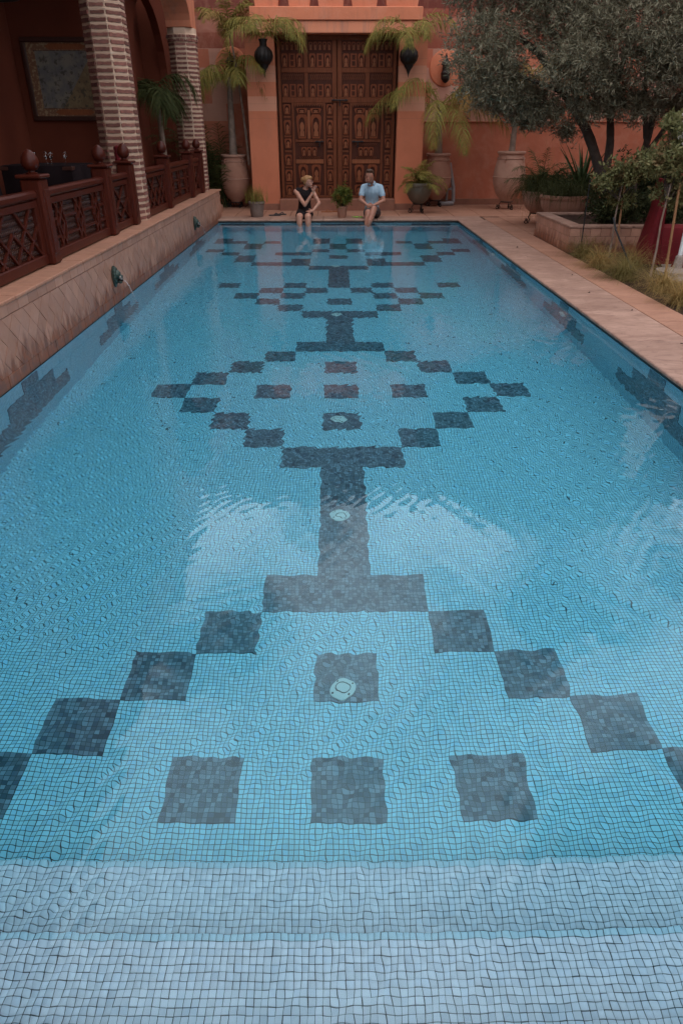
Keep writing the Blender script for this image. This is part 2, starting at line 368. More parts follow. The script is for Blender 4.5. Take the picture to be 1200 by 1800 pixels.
# dark mosaic figures on the floor: (column, row) cells of the tile grid
cells = set()
def c(col, *rows):
    for r in rows: cells.add((col, r))
def sym(col, *rows): c(col, *rows); c(-col, *rows)
for r, off in ((3, 2), (2, 3), (1, 4), (0, 5)): sym(off, r)
for k in (-1, 0, 1): c(k, 4, 9, 17, 21, 30)
c(0, 0, 2); sym(2, 0); c(0, 5, 6, 7, 8)
for r, off in ((10, 2), (11, 3), (12, 4), (13, 5), (14, 4), (15, 3), (16, 2)): sym(off, r)
c(0, 11, 13, 15); sym(2, 13); c(0, 18, 19, 20)
sym(2, 22); sym(3, 23); c(0, 23); sym(4, 24); sym(2, 24); sym(3, 25); sym(1, 25); sym(5, 26); sym(2, 26)
c(0, 26, 27, 28, 29); sym(2, 31); sym(3, 31); sym(4, 31); sym(2, 32)
c(0, 33); sym(2, 34); sym(3, 34); sym(1, 35); c(0, 36, 37); sym(1, 38); sym(1, 39)
sym(5, 32, 33); sym(6, 34); sym(7, 35); sym(4, 38); sym(5, 36, 37); sym(6, 38); sym(7, 38, 39)
sq = MB().box(-S / 2, S / 2, -S / 2, S / 2, -.02, .004).mesh('mosaic_square')
for (cx, r) in sorted(cells, key=lambda q: (q[1], q[0])):
    part(floor_o, 'mosaic_square', sq, M['dark_mosaic'], (XC + cx * S, GY + (r + .5) * S, -DEPTH))
# stepped figures on the long sides, bars on the far end
tops = [-.634, -.317, -.03, -.317, -.634]
def pyramid():
    pts = [(-2.5 * S, -.95)]
    pts += [(2.5 * S, -.95)]
    for i in range(4, -1, -1): pts += [((i - 1.5) * S, tops[i]), ((i - 2.5) * S, tops[i])]
    return pts
for sd, x in ((side_l, PX0), (side_r, PX1)):
    me = MB().prism(pyramid(), 'X', -.01, .01).mesh('mosaic_pyramid')
    for yc in (5.34, 7.92, 10.45, 13.0):
        part(sd, 'mosaic_pyramid', me, M['side_dark'], (x - (.006 if x < 0 else -.006), yc, 0))
for x0, x1 in ((-2.4, -1.5), (-.32, .82), (1.6, 2.42)):
    part(side_f, 'mosaic_bar', MB().box(x0, x1, PY1 - .004, PY1 + .05, -.42, -.04).mesh('mosaic_bar'), M['end_dark'])
# entry steps; the mosaic tiles near the camera are real pieces
def step(y0, y1, z):
    return struct('pool_step', MB().box(PX0 - .02, PX1 + .02, y0, y1, -DEPTH - .1, z - .0015), M['step_grout'])
s0 = step(PY0 - .05, .90, -.48); s1 = step(.90, 1.239, -.72); s2 = step(1.239, 1.577, -.95)
tg = PITCH * .925
tile_me = MB().cbox(-tg / 2, tg / 2, -tg / 2, tg / 2, -.004, .001, .0008).mesh('tile')
edge_me = tile_me.copy(); edge_me.name = 'edge_tile'
tv = np.array([v.co[:] for v in tile_me.vertices]); tf = [list(p.vertices) for p in tile_me.polygons]
def tile_xy(z, y0, y1, edge_row=True):
    ys = []
    y = y1 - PITCH / 2
    while y - PITCH / 2 > y0 - .003: ys.append(y); y -= PITCH
    xs = GX + (np.arange(-112, 116) + .5) * PITCH
    return [q for q in xs if PX0 < q < PX1], ys
def tile_mass(name, parent, pts, z, mat):
    mb = MB(); quad = []
    V = []; F3 = []; F4 = []
    P = np.array(pts); n = len(P); J = rng.normal(0, .0004, (n, 3)); J[:, 2] = rng.normal(0, .00015, n)
    Vv = (np.c_[P, np.full(n, z)] + J)[:, None, :] + tv[None]
    # keep the upper half of each piece: every face as quads/tris through from_pydata is slow, so use quads only
    q4 = np.array([f for f in tf if len(f) == 4]); Fq = (np.arange(n) * len(tv))[:, None, None] + q4[None]
    me = np_mesh(name, Vv.reshape(-1, 3), Fq.reshape(-1, 4))
    o = part(parent, name, me, mat); o["kind"] = "stuff"; return o
xs, ys = tile_xy(-.72, .90, 1.239)
near_rows = [y for y in ys if y > .975][-5:]
single = set()
for y in near_rows:
    for x in xs:
        if abs(x - .02) < 30 * PITCH + .001 and len(single) < 300: single.add((x, y))
for (x, y) in sorted(single):
    part(s1, 'tile', tile_me, M['step_tile'], (x + random.gauss(0, .0004), y + random.gauss(0, .0004), -.72))
tile_mass('tile_field', s1, [(x, y) for y in ys[1:] for x in xs if (x, y) not in single], -.72, M['step_tile'])
tile_mass('edge_tile_row', s1, [(x, ys[0]) for x in xs], -.72, M['edge_tile'])
xs, ys = tile_xy(-.95, 1.239, 1.577)
tile_mass('tile_field', s2, [(x, y) for y in ys[1:] for x in xs], -.95, M['step_tile'])
tile_mass('edge_tile_row', s2, [(x, ys[0]) for x in xs], -.95, M['edge_tile'])
xs, ys = tile_xy(-.48, .55, .90); tile_mass('tile_field', s0, [(x, y) for y in ys for x in xs], -.48, M['step_tile'])

# floor inlets and wall nozzles
def inlet_mesh():
    mb = MB().lathe([(.062, 0), (.066, .004), (.064, .010), (.045, .014), (.012, .0145)], 28)
    return mb.mesh('cover', True)
slot_me = MB().box(-.010, .010, -.0022, .0022, 0, .0012).mesh('slot')
for i, y in enumerate((2.56, 4.06, 5.53, 8.66, 11.65)):
    o = thing('floor_inlet', (.03 - .008 * i, y, -DEPTH + .004), ('round white inlet on the dark square nearest the camera', 'round white inlet on the near dark stem of the floor pattern', 'round white inlet on the dark square of the middle diamond', 'round white inlet on the dark crossbar beyond the middle diamond', 'round white inlet farthest from the camera on the pool floor')[i], 'pool inlet', 'white inlets along the pool floor')
    part(o, 'cover', inlet_mesh(), M['white_plastic'])
    for k in range(14):
        a = 2 * math.pi * k / 14
        q = part(o, 'slot', slot_me, M['dark_line'], (.032 * math.cos(a), .032 * math.sin(a), .0145)); q.rotation_euler = (0, 0, a + math.pi / 2)
    for k in range(4):
        a = math.pi / 2 * k + .6; part(o, 'screw', MB().lathe([(.006, 0), (.005, .002)], 10).mesh('screw'), M['iron'], (.052 * math.cos(a), .052 * math.sin(a), .0125))
for i, (y, z) in enumerate(((7.89, -.50), (11.84, -.41))):
    o = thing('wall_nozzle', (PX1 - .006, y, z), ('round white nozzle on the right pool side, nearer of the two', 'round white nozzle on the right pool side, farther of the two')[i], 'pool nozzle', 'white nozzles in the pool side')
    q = part(o, 'ring', MB().lathe([(.035, 0), (.085, 0), (.09, .012), (.08, .026), (.045, .03), (.035, .012)], 26).mesh('ring', True), M['white_plastic']); q.rotation_euler = (0, R(-90), 0)
    q = part(o, 'eye', MB().lathe([(.034, .002), (.03, .02), (.012, .022)], 18).mesh('eye', True), M['bronze_wear']); q.rotation_euler = (0, R(-90), 0)

# water: one closed body, refracting and slightly absorbing, rippled surface
t = NT('pool_water'); P = t.pos(); p = t.sep(P)
warp = t.noise(P, 1.3, 3, .5); warp2 = t.noise(t.vmul(P, (1, 1, 0)), .55, 2, .5)
def train(ang, lam, wob):
    kx, ky = math.cos(ang) * 2 * math.pi / lam, math.sin(ang) * 2 * math.pi / lam
    ph = t.math('ADD', t.math('MULTIPLY', p['X'], kx), t.math('MULTIPLY_ADD', p['Y'], ky, t.math('MULTIPLY', warp, wob)))
    return t.math('SINE', ph)
env = t.ramp(t.noise(P, .9, 2, .5), [(.40, .05), (.66, 1)]); env2 = t.ramp(t.noise(P, 1.7, 2, .5), [(.42, .06), (.66, 1)])
h = t.math('MULTIPLY', t.math('MULTIPLY', train(R(-32), .062, 30), env), WAVE['t1'])
h = t.math('ADD', h, t.math('MULTIPLY', t.math('MULTIPLY', train(R(-62), .09, 30), env2), WAVE['t2']))
h = t.math('ADD', h, t.math('MULTIPLY', t.math('MULTIPLY', train(R(28), .15, 20), warp2), WAVE['t3']))
h = t.math('ADD', h, t.math('MULTIPLY', t.noise(P, 9, 2.5, .5), WAVE['n1']))
h = t.math('ADD', h, t.math('MULTIPLY', t.noise(P, 2.2, 2, .5), WAVE['n2']))
for (fx, fy, fa) in ((-2.26, 7.92, 1), (-2.26, 12.88, 1), (-.66, 15.46, .6), (.67, 15.42, .6)):          # rings spreading from the two water jets
    dx = t.math('SUBTRACT', p['X'], fx); dy = t.math('SUBTRACT', p['Y'], fy)
    d = t.math('SQRT', t.math('MULTIPLY_ADD', dx, dx, t.math('MULTIPLY', dy, dy)))
    amp = t.math('DIVIDE', WAVE['ring'] * fa, t.math('ADD', d, .30))
    h = t.math('ADD', h, t.math('MULTIPLY', t.math('SINE', t.math('MULTIPLY_ADD', d, 2 * math.pi / .085, t.math('MULTIPLY', warp, 9))), amp))
bn = t.n.new("ShaderNodeBump"); bn.inputs["Strength"].default_value = 1; bn.inputs["Distance"].default_value = 1; t.l.new(h, bn.inputs["Height"])
gl = t.n.new("ShaderNodeBsdfGlass"); gl.inputs["IOR"].default_value = 1.333; gl.inputs["Roughness"].default_value = 0.0; t.l.new(bn.outputs[0], gl.inputs["Normal"])
t.l.new(gl.outputs[0], t.out.inputs["Surface"])
va = t.n.new("ShaderNodeVolumeAbsorption"); va.inputs["Color"].default_value = (.20, .86, .94, 1); va.inputs["Density"].default_value = WAVE['abs']
t.l.new(va.outputs[0], t.out.inputs["Volume"]); M['water'] = t.m
water = struct('pool_water', MB().box(PX0 - .05, PX1 + .05, PY0 - .08, PY1 + .05, -DEPTH - .12, 0), M['water'])

# ------------------------------------------------------------------ paving, coping, ground
ground = struct('ground', MB().box(-60, PX0 - .24, -60, 90, -.3, .03).box(PX1 + .24, 60, -60, 90, -.3, .03).box(PX0 - .24, PX1 + .24, -60, PY0 - .29, -.3, .03).box(PX0 - .24, PX1 + .24, PY1 + .24, 90, -.3, .03), M['soil'])
cop = struct('coping', MB().box(PX1 + .02, PX1 + .30, PY0 - .2, PY1 + .28, .029, .036).box(PX0, PX1 + .02, PY1 + .02, PY1 + .3, .029, .036), M['grout'])
y = -1.0; 
while y < PY1 - .2:
    L = 1.18; y1 = min(y + L, PY1 - .03)
    part(cop, 'coping_slab', MB().cbox(PX1 - .035 + random.uniform(-.003, .003), 3.17, y, y1 - .008, .037, .068, .007).mesh('coping_slab'), M['coping']); y = y1
x = PX0 - .05
while x < 3.1:
    x1 = min(x + 1.13, 3.17)
    part(cop, 'coping_slab', MB().cbox(x, x1 - .008, PY1 - .028, PY1 + .62, .037, .068, .007).mesh('coping_slab'), M['coping']); x = x1
part(cop, 'gap_shadow_strip', MB().box(PX1 - .012, PX1 + .02, PY0, PY1, .006, .0365).box(PX0, PX1 - .012, PY1 - .012, PY1 + .02, .006, .0365).mesh('gap_shadow_strip'), M['dark_line'])  # dark strip stands in for the shadow gap under the coping lip
terr = struct('terrace', MB().box(-3.62, 9.2, PY1 + .625, 18.9, .031, .050).box(3.175, 9.2, 13.2, PY1 + .625, .031, .050).box(3.175, 3.56, -2, 13.2, .031, .050), M['grout'])
ptile = {}
def slab(x0, x1, y0, y1):
    k = (round(x1 - x0, 3), round(y1 - y0, 3))
    if k not in ptile: ptile[k] = MB().cbox(-k[0] / 2 + .003, k[0] / 2 - .003, -k[1] / 2 + .003, k[1] / 2 - .003, -.02, .010, .003).mesh('paving_tile')
    part(terr, 'paving_tile', ptile[k], M['paving'], ((x0 + x1) / 2, (y0 + y1) / 2, .0545 + random.uniform(-.001, .001)))
for i in range(39):
    y = .4 + i * .40
    slab(3.18, 3.55, y, y + .395)
for ix in range(16):
    for iy in range(6):
        x0 = -3.4 + ix * .60; y0 = 16.185 + iy * .45
        if x0 < 6.0: slab(x0, x0 + .595, y0, y0 + .445)
for ix in range(5):
    for iy in range(7): slab(3.56 + ix * .55, 3.56 + ix * .55 + .545, 13.2 + iy * .42, 13.2 + iy * .42 + .415)
bed = struct('soil_bed', MB().box(3.57, 9.2, -2, 13.19, .028, .046), M['soil'])
gravel = struct('gravel_patch', MB().prism([(4.2, 8.9), (4.9, 8.6), (5.6, 9.0), (5.4, 10.0), (4.6, 10.1)], 'Z', .046, .062), M['gravel'])
landing = struct('landing_step', MB().cbox(-3.6, -2.62, 16.2, 17.4, .03, .20, .01), M['paving'])
# ------------------------------------------------------------------ tiled wall along the pool, with its ledge
LZ = .61
wallL = thing('tiled_wall', (PX0, 10, 0), 'low wall of lozenge tiles rising from the water under the gallery railing', 'wall')
def lw(name, mb, mat, **k):
    o = mb.build(name, mat, wallL, **k); o.location = (-PX0, -10, 0); return o
lw('core', MB().box(PX0 - .6, PX0 - .008, 2.0, 15.98, 0.002, LZ - .03), M['grout'])
lw('end_face', MB().box(PX0 - .6, PX0 - .001, 15.981, 16.0, .03, LZ - .031), M['lozenge'])
A = .1
def loz_me(poly, name): return MB().prism([(a * .97, b * .97) for a, b in poly], 'X', -.012, .0).mesh(name)
loz = loz_me([(0, -A), (A, 0), (0, A), (-A, 0)], 'lozenge_tile')
half_up = [(A * .97, .003), (0, A * .965), (-A * .97, .003)]; half_dn = [(-A * .97, -.003), (0, -A * .965), (A * .97, -.003)]
rect = MB().cbox(-.012, 0, -.0975, .0975, -.047, .047, .003).mesh('border_tile')
rect_s = rect.copy(); rect_s.name = 'border_tile'; mbh = MB(); k = 0
yy = 4.3
while yy < 15.9:
    j = lambda: random.gauss(0, .0012)
    for z in (.2, .4): link('lozenge_tile', loz, M['lozenge'], wallL, (j(), yy - 10, z))
    link('lozenge_tile', loz, M['lozenge'], wallL, (j(), yy + .1 - 10, .3))
    link('border_tile', rect_s, M['stained'], wallL, (j(), yy - 10, .052))
    link('border_tile', rect, M['lozenge'], wallL, (j(), yy + .04 - 10, .549))
    for poly, z in ((half_up, .1), (half_dn, .5)):
        pz = [(a + yy + .1, b + z) for a, b in poly]; mbh.prism(pz, 'X', PX0 - .012, PX0 + j())
    yy += .2
o = lw('half_tile_field', mbh, M['lozenge']); o["kind"] = "stuff"
yy = 4.2
led = MB().cbox(-.32, .012, -.196, .196, -.03, .0, .006).mesh('ledge_tile')
while yy < 15.9:
    link('ledge_tile', led, M['ledge'], wallL, (random.gauss(0, .002), yy + .2 - 10, LZ + random.gauss(0, .0008))); yy += .4
lw('ledge_bed', MB().box(PX0 - .9, PX0 - .318, 2, 15.98, .3, LZ - .004), M['ledge'])

# bronze lion-mask spouts and their jets
def lion(i, y, label):
    o = thing('lion_spout', (PX0, y, .30), label, 'fountain spout', 'spouts on the tiled wall')
    plate = MB().lathe([(.0, 0), (.055, 0), (.075, .008), (.078, .02), (.06, .03)], 22)
    plate.v = [(z, x * .82, yv * 1.5) for x, yv, z in plate.v]; plate.f = [tuple(reversed(f)) for f in plate.f]
    part(o, 'backplate', plate.mesh('backplate', True), M['bronze'])
    mane = MB()
    for k in range(13):
        a = 2 * math.pi * k / 13; mane.ball((.032, .05 * math.cos(a), .012 + .068 * math.sin(a)), (.018, .019, .024), 8, 6)
    part(o, 'mane', mane.mesh('mane', True), M['bronze'])
    hd = MB().ball((.045, 0, .02), (.042, .046, .052)).ball((.078, 0, -.005), (.03, .028, .024)).ball((.1, 0, .006), (.010, .014, .010))
    for s in (-1, 1): hd.ball((.07, s * .022, .034), (.014, .012, .010), 8, 6).ball((.03, s * .042, .066), (.012, .014, .016), 8, 6)
    part(o, 'head', hd.mesh('head', True), M['bronze'])
    part(o, 'muzzle', MB().ball((.092, 0, -.022), (.02, .026, .012)).ball((.083, .02, -.008), (.014, .012, .018)).ball((.083, -.02, -.008), (.014, .012, .018)).mesh('muzzle', True), M['bronze_wear'])
    part(o, 'jaw', MB().ball((.072, 0, -.06), (.024, .022, .016)).mesh('jaw', True), M['bronze'])
    part(o, 'nozzle', MB().tube([(.05, 0, -.036), (.105, 0, -.042)], .011, 10).mesh('nozzle', True), M['iron'])
lion(0, 7.90, 'bronze lion mask spout on the tiled wall, nearer of the two')
lion(1, 12.86, 'bronze lion mask spout on the tiled wall, farther of the two')
tj = NT('falling_water'); M['jet'] = tj.bsdf((.95, .97, .98), .12, .5, trans=.75)
for i, y in enumerate((7.90, 12.86)):
    o = thing('water_jet', (PX0, y, .258), ('thin jet of water falling from the nearer lion mask', 'thin jet of water falling from the farther lion mask')[i], 'water jet', 'jets from the lion masks')
    pts = []; rr = []
    for k in range(13):
        q = k / 12; pts.append((.105 + .11 * q, .02 * q, -.265 * q * q)); rr.append(.0032 + .0018 * q + .0011 * math.sin(k * 2.6))
    part(o, 'stream', MB().tube(pts[:10], rr[:10], 8).mesh('stream', True), M['jet'])
    mb = MB()
    for q_ in pts[8:]:
        for _k in range(4): mb.ball((q_[0] + random.gauss(0, .004), q_[1] + random.gauss(0, .004), max(q_[2] + random.gauss(0, .012), -.254)), random.uniform(.002, .0045), 6, 5)
    for k in range(40):
        a = random.uniform(0, 6.28); d = random.uniform(.01, .09); mb.ball((.215 + d * math.cos(a), .02 + d * math.sin(a), random.uniform(-.256, -.225)), random.uniform(.0012, .003), 6, 4)
    q = part(o, 'droplets', mb.mesh('droplets', True), M['jet']); q["kind"] = "stuff"

# ------------------------------------------------------------------ octagonal brick columns of the gallery
AF = .255                                    # half width across flats
ang8 = [math.pi / 8 + k * math.pi / 4 for k in range(8)]
RC = AF / math.cos(math.pi / 8)
M['brick'] = simple('red_brick', (.27, .115, .088), (.16, .068, .055), 22, .9, .7, 60, .15, 0, .25, .006)
M['mortar'] = simple('cream_mortar', (.68, .48, .35), (.58, .395, .28), 7, .95, .8, 50, .1, 0, 0, .008)
fl = 2 * AF * math.tan(math.pi / 8)
def brick_me(i):
    g = random.Random(i); w = fl * .44; mb = MB(); n = 7
    top = [(-w + 2 * w * k / n, .0185 + g.uniform(-.0035, .0035)) for k in range(n + 1)]; bot = [(-w + 2 * w * k / n, -.0185 + g.uniform(-.0035, .0035)) for k in range(n + 1)]
    poly = bot + top[::-1]; m = len(poly)
    return mb.prism(poly, 'Y', -.018, .03).mesh('brick')
brick_m = [brick_me(i) for i in range(7)]
def column(y, label):
    o = thing('brick_column', (-2.89, y, LZ), label, 'column', 'brick columns of the gallery')
    H = 2.55; nc = 34; dz = H / nc
    core = MB(); prof = []
    for k in range(nc * 2 + 1):
        z = k * dz / 2; r = RC - (.004 if k % 2 == 0 else .016); prof.append((r, z))
    vs = []
    for r, z in prof:
        for a in ang8: vs.append((r * math.cos(a), r * math.sin(a), z))
    n = 8; fs = [(i * n + j, i * n + (j + 1) % n, (i + 1) * n + (j + 1) % n, (i + 1) * n + j) for i in range(len(prof) - 1) for j in range(n)]
    core.add(vs, fs); part(o, 'mortar_core', core.mesh('mortar_core'), M['mortar'])
    for k in range(nc):
        z = (k + .5) * dz
        for f in range(8):
            a = f * math.pi / 4 + math.pi / 4
            q = part(o, 'brick', random.choice(brick_m), M['brick'], ((AF - .012) * math.cos(a), (AF - .012) * math.sin(a), z)); q.rotation_euler = (0, 0, a + math.pi / 2); q.scale = (random.uniform(.88, 1.06), random.uniform(.9, 1.08), random.uniform(.88, 1.12))
    cap = part(o, 'capital', MB().lathe([(RC * .98, H), (RC * 1.08, H + .05), (RC * 1.10, H + .11), (RC * 1.0, H + .13), (RC * 1.0, H + .22)], 8).mesh('capital'), M['mortar']); cap.rotation_euler = (0, 0, math.pi / 8)
    for ring, zz, rr in ((0, H + .025, 1.03), (1, H + .085, 1.10)):
        for k in range(24):
            a = 2 * math.pi * (k + .5 * ring) / 24
            q = link('dentil_brick', brick_m[k % 7], M['mortar'] if random.random() < .6 else M['brick'], cap, (AF * rr * math.cos(a), AF * rr * math.sin(a), zz), scale=(.33, 1.1, 1.1)); q.rotation_euler = (0, 0, a + math.pi / 2 )
    return o
column(5.24, 'brick column cut off by the left edge of the picture')
column(10.5, 'octagonal brick column with cream mortar, nearer of the two by the railing')
column(15.72, 'octagonal brick column with cream mortar at the far end of the gallery')

# ------------------------------------------------------------------ wooden balustrades
XP = -2.715; PW = .095                        # post centre line, half width
def balustrade(y0, label):
    """one bay: y0 is the column centre the bay starts at"""
    o = thing('wooden_balustrade', (XP, y0, LZ), label, 'balustrade', 'balustrades between the columns')
    posts = (1.60, 3.62, 4.66)
    for py in posts:
        pm = MB().cbox(-PW, PW, py - PW, py + PW, 0, .73, .02)
        for s in (-1, 1):
            pm.cbox(-PW * .55, PW * .55, py + s * (PW + .003) - .004, py + s * (PW + .003) + .004, .10, .64, .003)
            pm.cbox(s * (PW + .003) - .004, s * (PW + .003) + .004, py - PW * .55, py + PW * .55, .10, .64, .003)
        p_ = part(o, 'post', pm.mesh('post'), M['wood'])
        link('cap', MB().cbox(-PW - .022, PW + .022, py - PW - .022, py + PW + .022, .731, .762, .01).mesh('cap'), M['wood'], p_)
        prof = [(.05, .762), (.052, .772), (.03, .780), (.028, .79), (.055, .802), (.073, .83), (.078, .86), (.070, .895), (.050, .93), (.026, .952), (.004, .962)]
        link('finial', MB().lathe(prof, 18, (0, py, 0)).mesh('finial', True), M['wood'], p_)
    spans = ((.27, posts[0] - PW), (posts[0] + PW, posts[1] - PW), (posts[1] + PW, posts[2] - PW))
    for si, (a, b) in enumerate(spans):
        pn = part(o, 'panel', MB().cbox(-.03, .03, a, a + .07, .03, .56, .006).mesh('panel'), M['wood']); link('stile', MB().cbox(-.03, .03, b - .07, b, .03, .56, .006).mesh('stile'), M['wood'], pn)
        link('top_rail', MB().cbox(-.05, .05, a, b, .565, .635, .018).mesh('top_rail'), M['wood'], pn)
        link('sub_rail', MB().cbox(-.035, .035, a + .07, b - .07, .50, .555, .006).mesh('sub_rail'), M['wood'], pn)
        link('bottom_rail', MB().cbox(-.04, .04, a, b, .012, .10, .008).mesh('bottom_rail'), M['wood'], pn)
        A0, B0, Z0, Z1 = a + .07, b - .07, .10, .50
        sp = MB(); ny = int((B0 - A0) / .034); nz = 7; dzz = (Z1 - Z0) / nz
        for i in range(ny):
            yv = A0 + (i + .5) * (B0 - A0) / ny
            for q in range(nz):
                z = Z0 + q * dzz
                sp.lathe([(.004, z), (.004, z + dzz * .15), (.0125, z + dzz * .38), (.0125, z + dzz * .62), (.004, z + dzz * .85), (.004, z + dzz)], 6, (-.012, yv, 0))
        for q in range(1, nz): sp.box(-.018, -.006, A0, B0, Z0 + q * dzz - .005, Z0 + q * dzz + .005)
        g = link('spindle_screen', sp.mesh('spindle_screen', True), M['wood_dark'], pn); g["kind"] = "stuff"
        # geometric strapwork in front of the spindles: hexagons and crossing bars
        nb = max(1, round((B0 - A0) / .62)); wb = (B0 - A0) / nb
        def bar(p0, p1, w=.017):
            (ya, za), (yb, zb) = p0, p1; d = math.hypot(yb - ya, zb - za); uy, uz = (yb - ya) / d, (zb - za) / d
            ny_, nz_ = -uz * w / 1.4, uy * w / 1.4
            pl = [(ya - uy * .006 + ny_, za - uz * .006 + nz_), (ya - uy * .006 - ny_, za - uz * .006 - nz_), (yb + uy * .006 - ny_, zb + uz * .006 - nz_), (yb + uy * .006 + ny_, zb + uz * .006 + nz_)]
            d0 = .004 + random.uniform(0, .002)
            link('strap_bar', MB().prism(pl, 'X', d0, d0 + .020).mesh('strap_bar'), M['wood'], pn)
        zc = (Z0 + Z1) / 2; hz = (Z1 - Z0) / 2
        for q in range(nb):
            yc = A0 + (q + .5) * wb; hw = wb / 2
            if si == 1:
                for s in (-1, 1):
                    bar((yc + s * .05, zc - hz), (yc + s * .12, zc)); bar((yc + s * .12, zc), (yc + s * .05, zc + hz))
                    bar((yc + s * .12, zc + .06), (yc + s * hw, zc + .06)); bar((yc + s * .10, zc - .1), (yc + s * hw, zc - .1))
                    bar((yc - s * .12, zc + hz), (yc + s * .07, zc)); bar((yc + s * .07, zc), (yc - s * .07, zc - hz))
            else:
                n2 = 2
                for s in (-1, 1):
                    bar((yc - s * hw, zc - hz), (yc + s * hw * .6, zc + hz)); bar((yc - s * hw * .2, zc - hz), (yc + s * hw, zc + hz * .2))
    return o
balustrade(5.24, 'carved wooden railing nearer the camera, left of the near brick column')
balustrade(10.5, 'carved wooden railing between the two brick columns')

# ------------------------------------------------------------------ gallery building behind the railing
ARX1_ = -2.66
gal = thing('gallery_building', (-4, 10, 0), 'orange plaster gallery with arches, dark inside, behind the railing', 'building')
def gp(name, mb, mat, **k):
    o = mb.build(name, mat, gal, **k); o.location = (4, -10, 0); return o
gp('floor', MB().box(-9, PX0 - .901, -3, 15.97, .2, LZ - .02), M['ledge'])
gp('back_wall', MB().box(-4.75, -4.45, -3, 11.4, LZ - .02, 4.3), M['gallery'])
gp('added_end_wall', MB().box(-9, ARX1_, -3.3, -3.001, .2, 4.3), M['gallery'])  # unseen wall, added to keep open-horizon light out of the gallery
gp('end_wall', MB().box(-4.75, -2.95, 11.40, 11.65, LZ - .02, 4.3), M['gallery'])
# inner wall beyond the end wall, with an arched recess and a door opening
def arch_wall(xf, xb, y0, y1, z0, z1, oa, ob, zs, n=14, ax='X'):
    mb = MB(); r = (ob - oa) / 2; yc = (oa + ob) / 2
    mb.box(xb, xf, y0, oa, z0, z1) if ax == 'X' else mb.box(y0, oa, xb, xf, z0, z1)
    mb.box(xb, xf, ob, y1, z0, z1) if ax == 'X' else mb.box(ob, y1, xb, xf, z0, z1)
    for k in range(n):
        a0 = math.pi * k / n; a1 = math.pi * (k + 1) / n
        p0 = (yc - r * math.cos(a0), zs + r * math.sin(a0)); p1 = (yc - r * math.cos(a1), zs + r * math.sin(a1))
        mb.prism([p0, p1, (p1[0], z1), (p0[0], z1)] if ax != 'X' else [p0, p1, (p1[0], z1), (p0[0], z1)], 'X' if ax == 'X' else 'Y', xb, xf)
    return mb
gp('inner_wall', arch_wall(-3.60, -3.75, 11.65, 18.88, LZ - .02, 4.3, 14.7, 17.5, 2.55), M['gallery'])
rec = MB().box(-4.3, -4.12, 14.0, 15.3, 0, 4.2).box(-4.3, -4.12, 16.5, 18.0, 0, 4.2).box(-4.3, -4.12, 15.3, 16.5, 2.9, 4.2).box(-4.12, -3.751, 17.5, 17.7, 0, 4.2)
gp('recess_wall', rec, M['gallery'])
dr = gp('door', MB().cbox(-4.29, -4.25, 15.31, 16.49, .05, 2.89, .004), M['wood'])
for k in range(3):
    for s in (0, 1): link('door_panel', MB().cbox(-4.252, -4.235, 15.40 + s * .56, 15.84 + s * .56, .3 + k * .85, 1.0 + k * .85, .012).mesh('door_panel'), M['wood_dark'], dr)
# outer arcade over the columns
ARX0, ARX1, TOPZ = -3.12, -2.66, 4.8
arc = MB()
for y0, y1 in ((5.24, 10.5), (10.5, 15.72)):
    oa, ob = y0 + .27, y1 - .27; yc = (oa + ob) / 2; r = (ob - oa) / 2; n = 26; zs = 3.385
    for k in range(n):
        a0, a1 = math.pi * k / n, math.pi * (k + 1) / n
        p0 = (yc - r * math.cos(a0), zs + .34 * r * math.sin(a0)); p1 = (yc - r * math.cos(a1), zs + .34 * r * math.sin(a1))
        arc.prism([p0, p1, (p1[0], TOPZ), (p0[0], TOPZ)], 'X', ARX0, ARX1)
for yc in (5.24, 10.5, 15.72): arc.box(ARX0, ARX1, yc - .27, yc + .27, 3.385, TOPZ)
arc.box(ARX0, ARX1, -3, 4.97, 3.7, TOPZ)
gp('arcade', arc, M['portal'])
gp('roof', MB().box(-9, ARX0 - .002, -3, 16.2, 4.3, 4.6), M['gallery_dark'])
gp('parapet_cap', MB().cbox(ARX0 - .08, ARX1 + .08, -3, 16.03, TOPZ + .001, TOPZ + .09, .02), M['portal'])
bm_ = MB()
for k in range(16): gp('ceiling_beam', MB().cbox(-4.45, ARX0 - .005, 3.6 + k * .48, 3.72 + k * .48, 4.14, 4.298, .01), M['wood_dark'])
# doorway in the back wall, seen at the picture's left edge
db = gp('door', MB().cbox(-4.449, -4.40, 7.6, 8.75, LZ, 2.9, .004), M['wood_dark'])
link('frame', MB().cbox(-4.449, -4.36, 8.76, 8.90, LZ, 3.05, .006).cbox(-4.449, -4.36, 7.45, 7.59, LZ, 3.05, .006).mesh('frame'), M['wood'], db)

# framed painted panel on the end wall
pa = thing('framed_painting', (-3.72, 11.40, 2.33), 'large dark framed painting of a garden scene on the gallery wall', 'painting')
W2, H2 = .60, .50
part(pa, 'frame', MB().cbox(-W2, W2, -.05, 0, H2 - .06, H2, .008).cbox(-W2, W2, -.05, 0, -H2, -H2 + .06, .008).cbox(-W2, -W2 + .06, -.05, 0, -H2 + .061, H2 - .061, .008).cbox(W2 - .06, W2, -.05, 0, -H2 + .061, H2 - .061, .008).mesh('frame'), M['wood_dark'])
t = NT('painted_border'); P = t.pos()
M['pborder'] = t.bsdf(t.mix(t.ramp(t.noise(P, 26, 4, .6), [(.42, 0), (.5, 1)]), (.30, .20, .11), (.18, .085, .045)), .6)
t = NT('painted_scene'); P = t.pos(); p = t.sep(P)
sky_c = t.mix(t.ramp(t.noise(P, 9, 5, .6), [(.4, 0), (.6, 1)]), (.13, .125, .12), (.20, .175, .14))
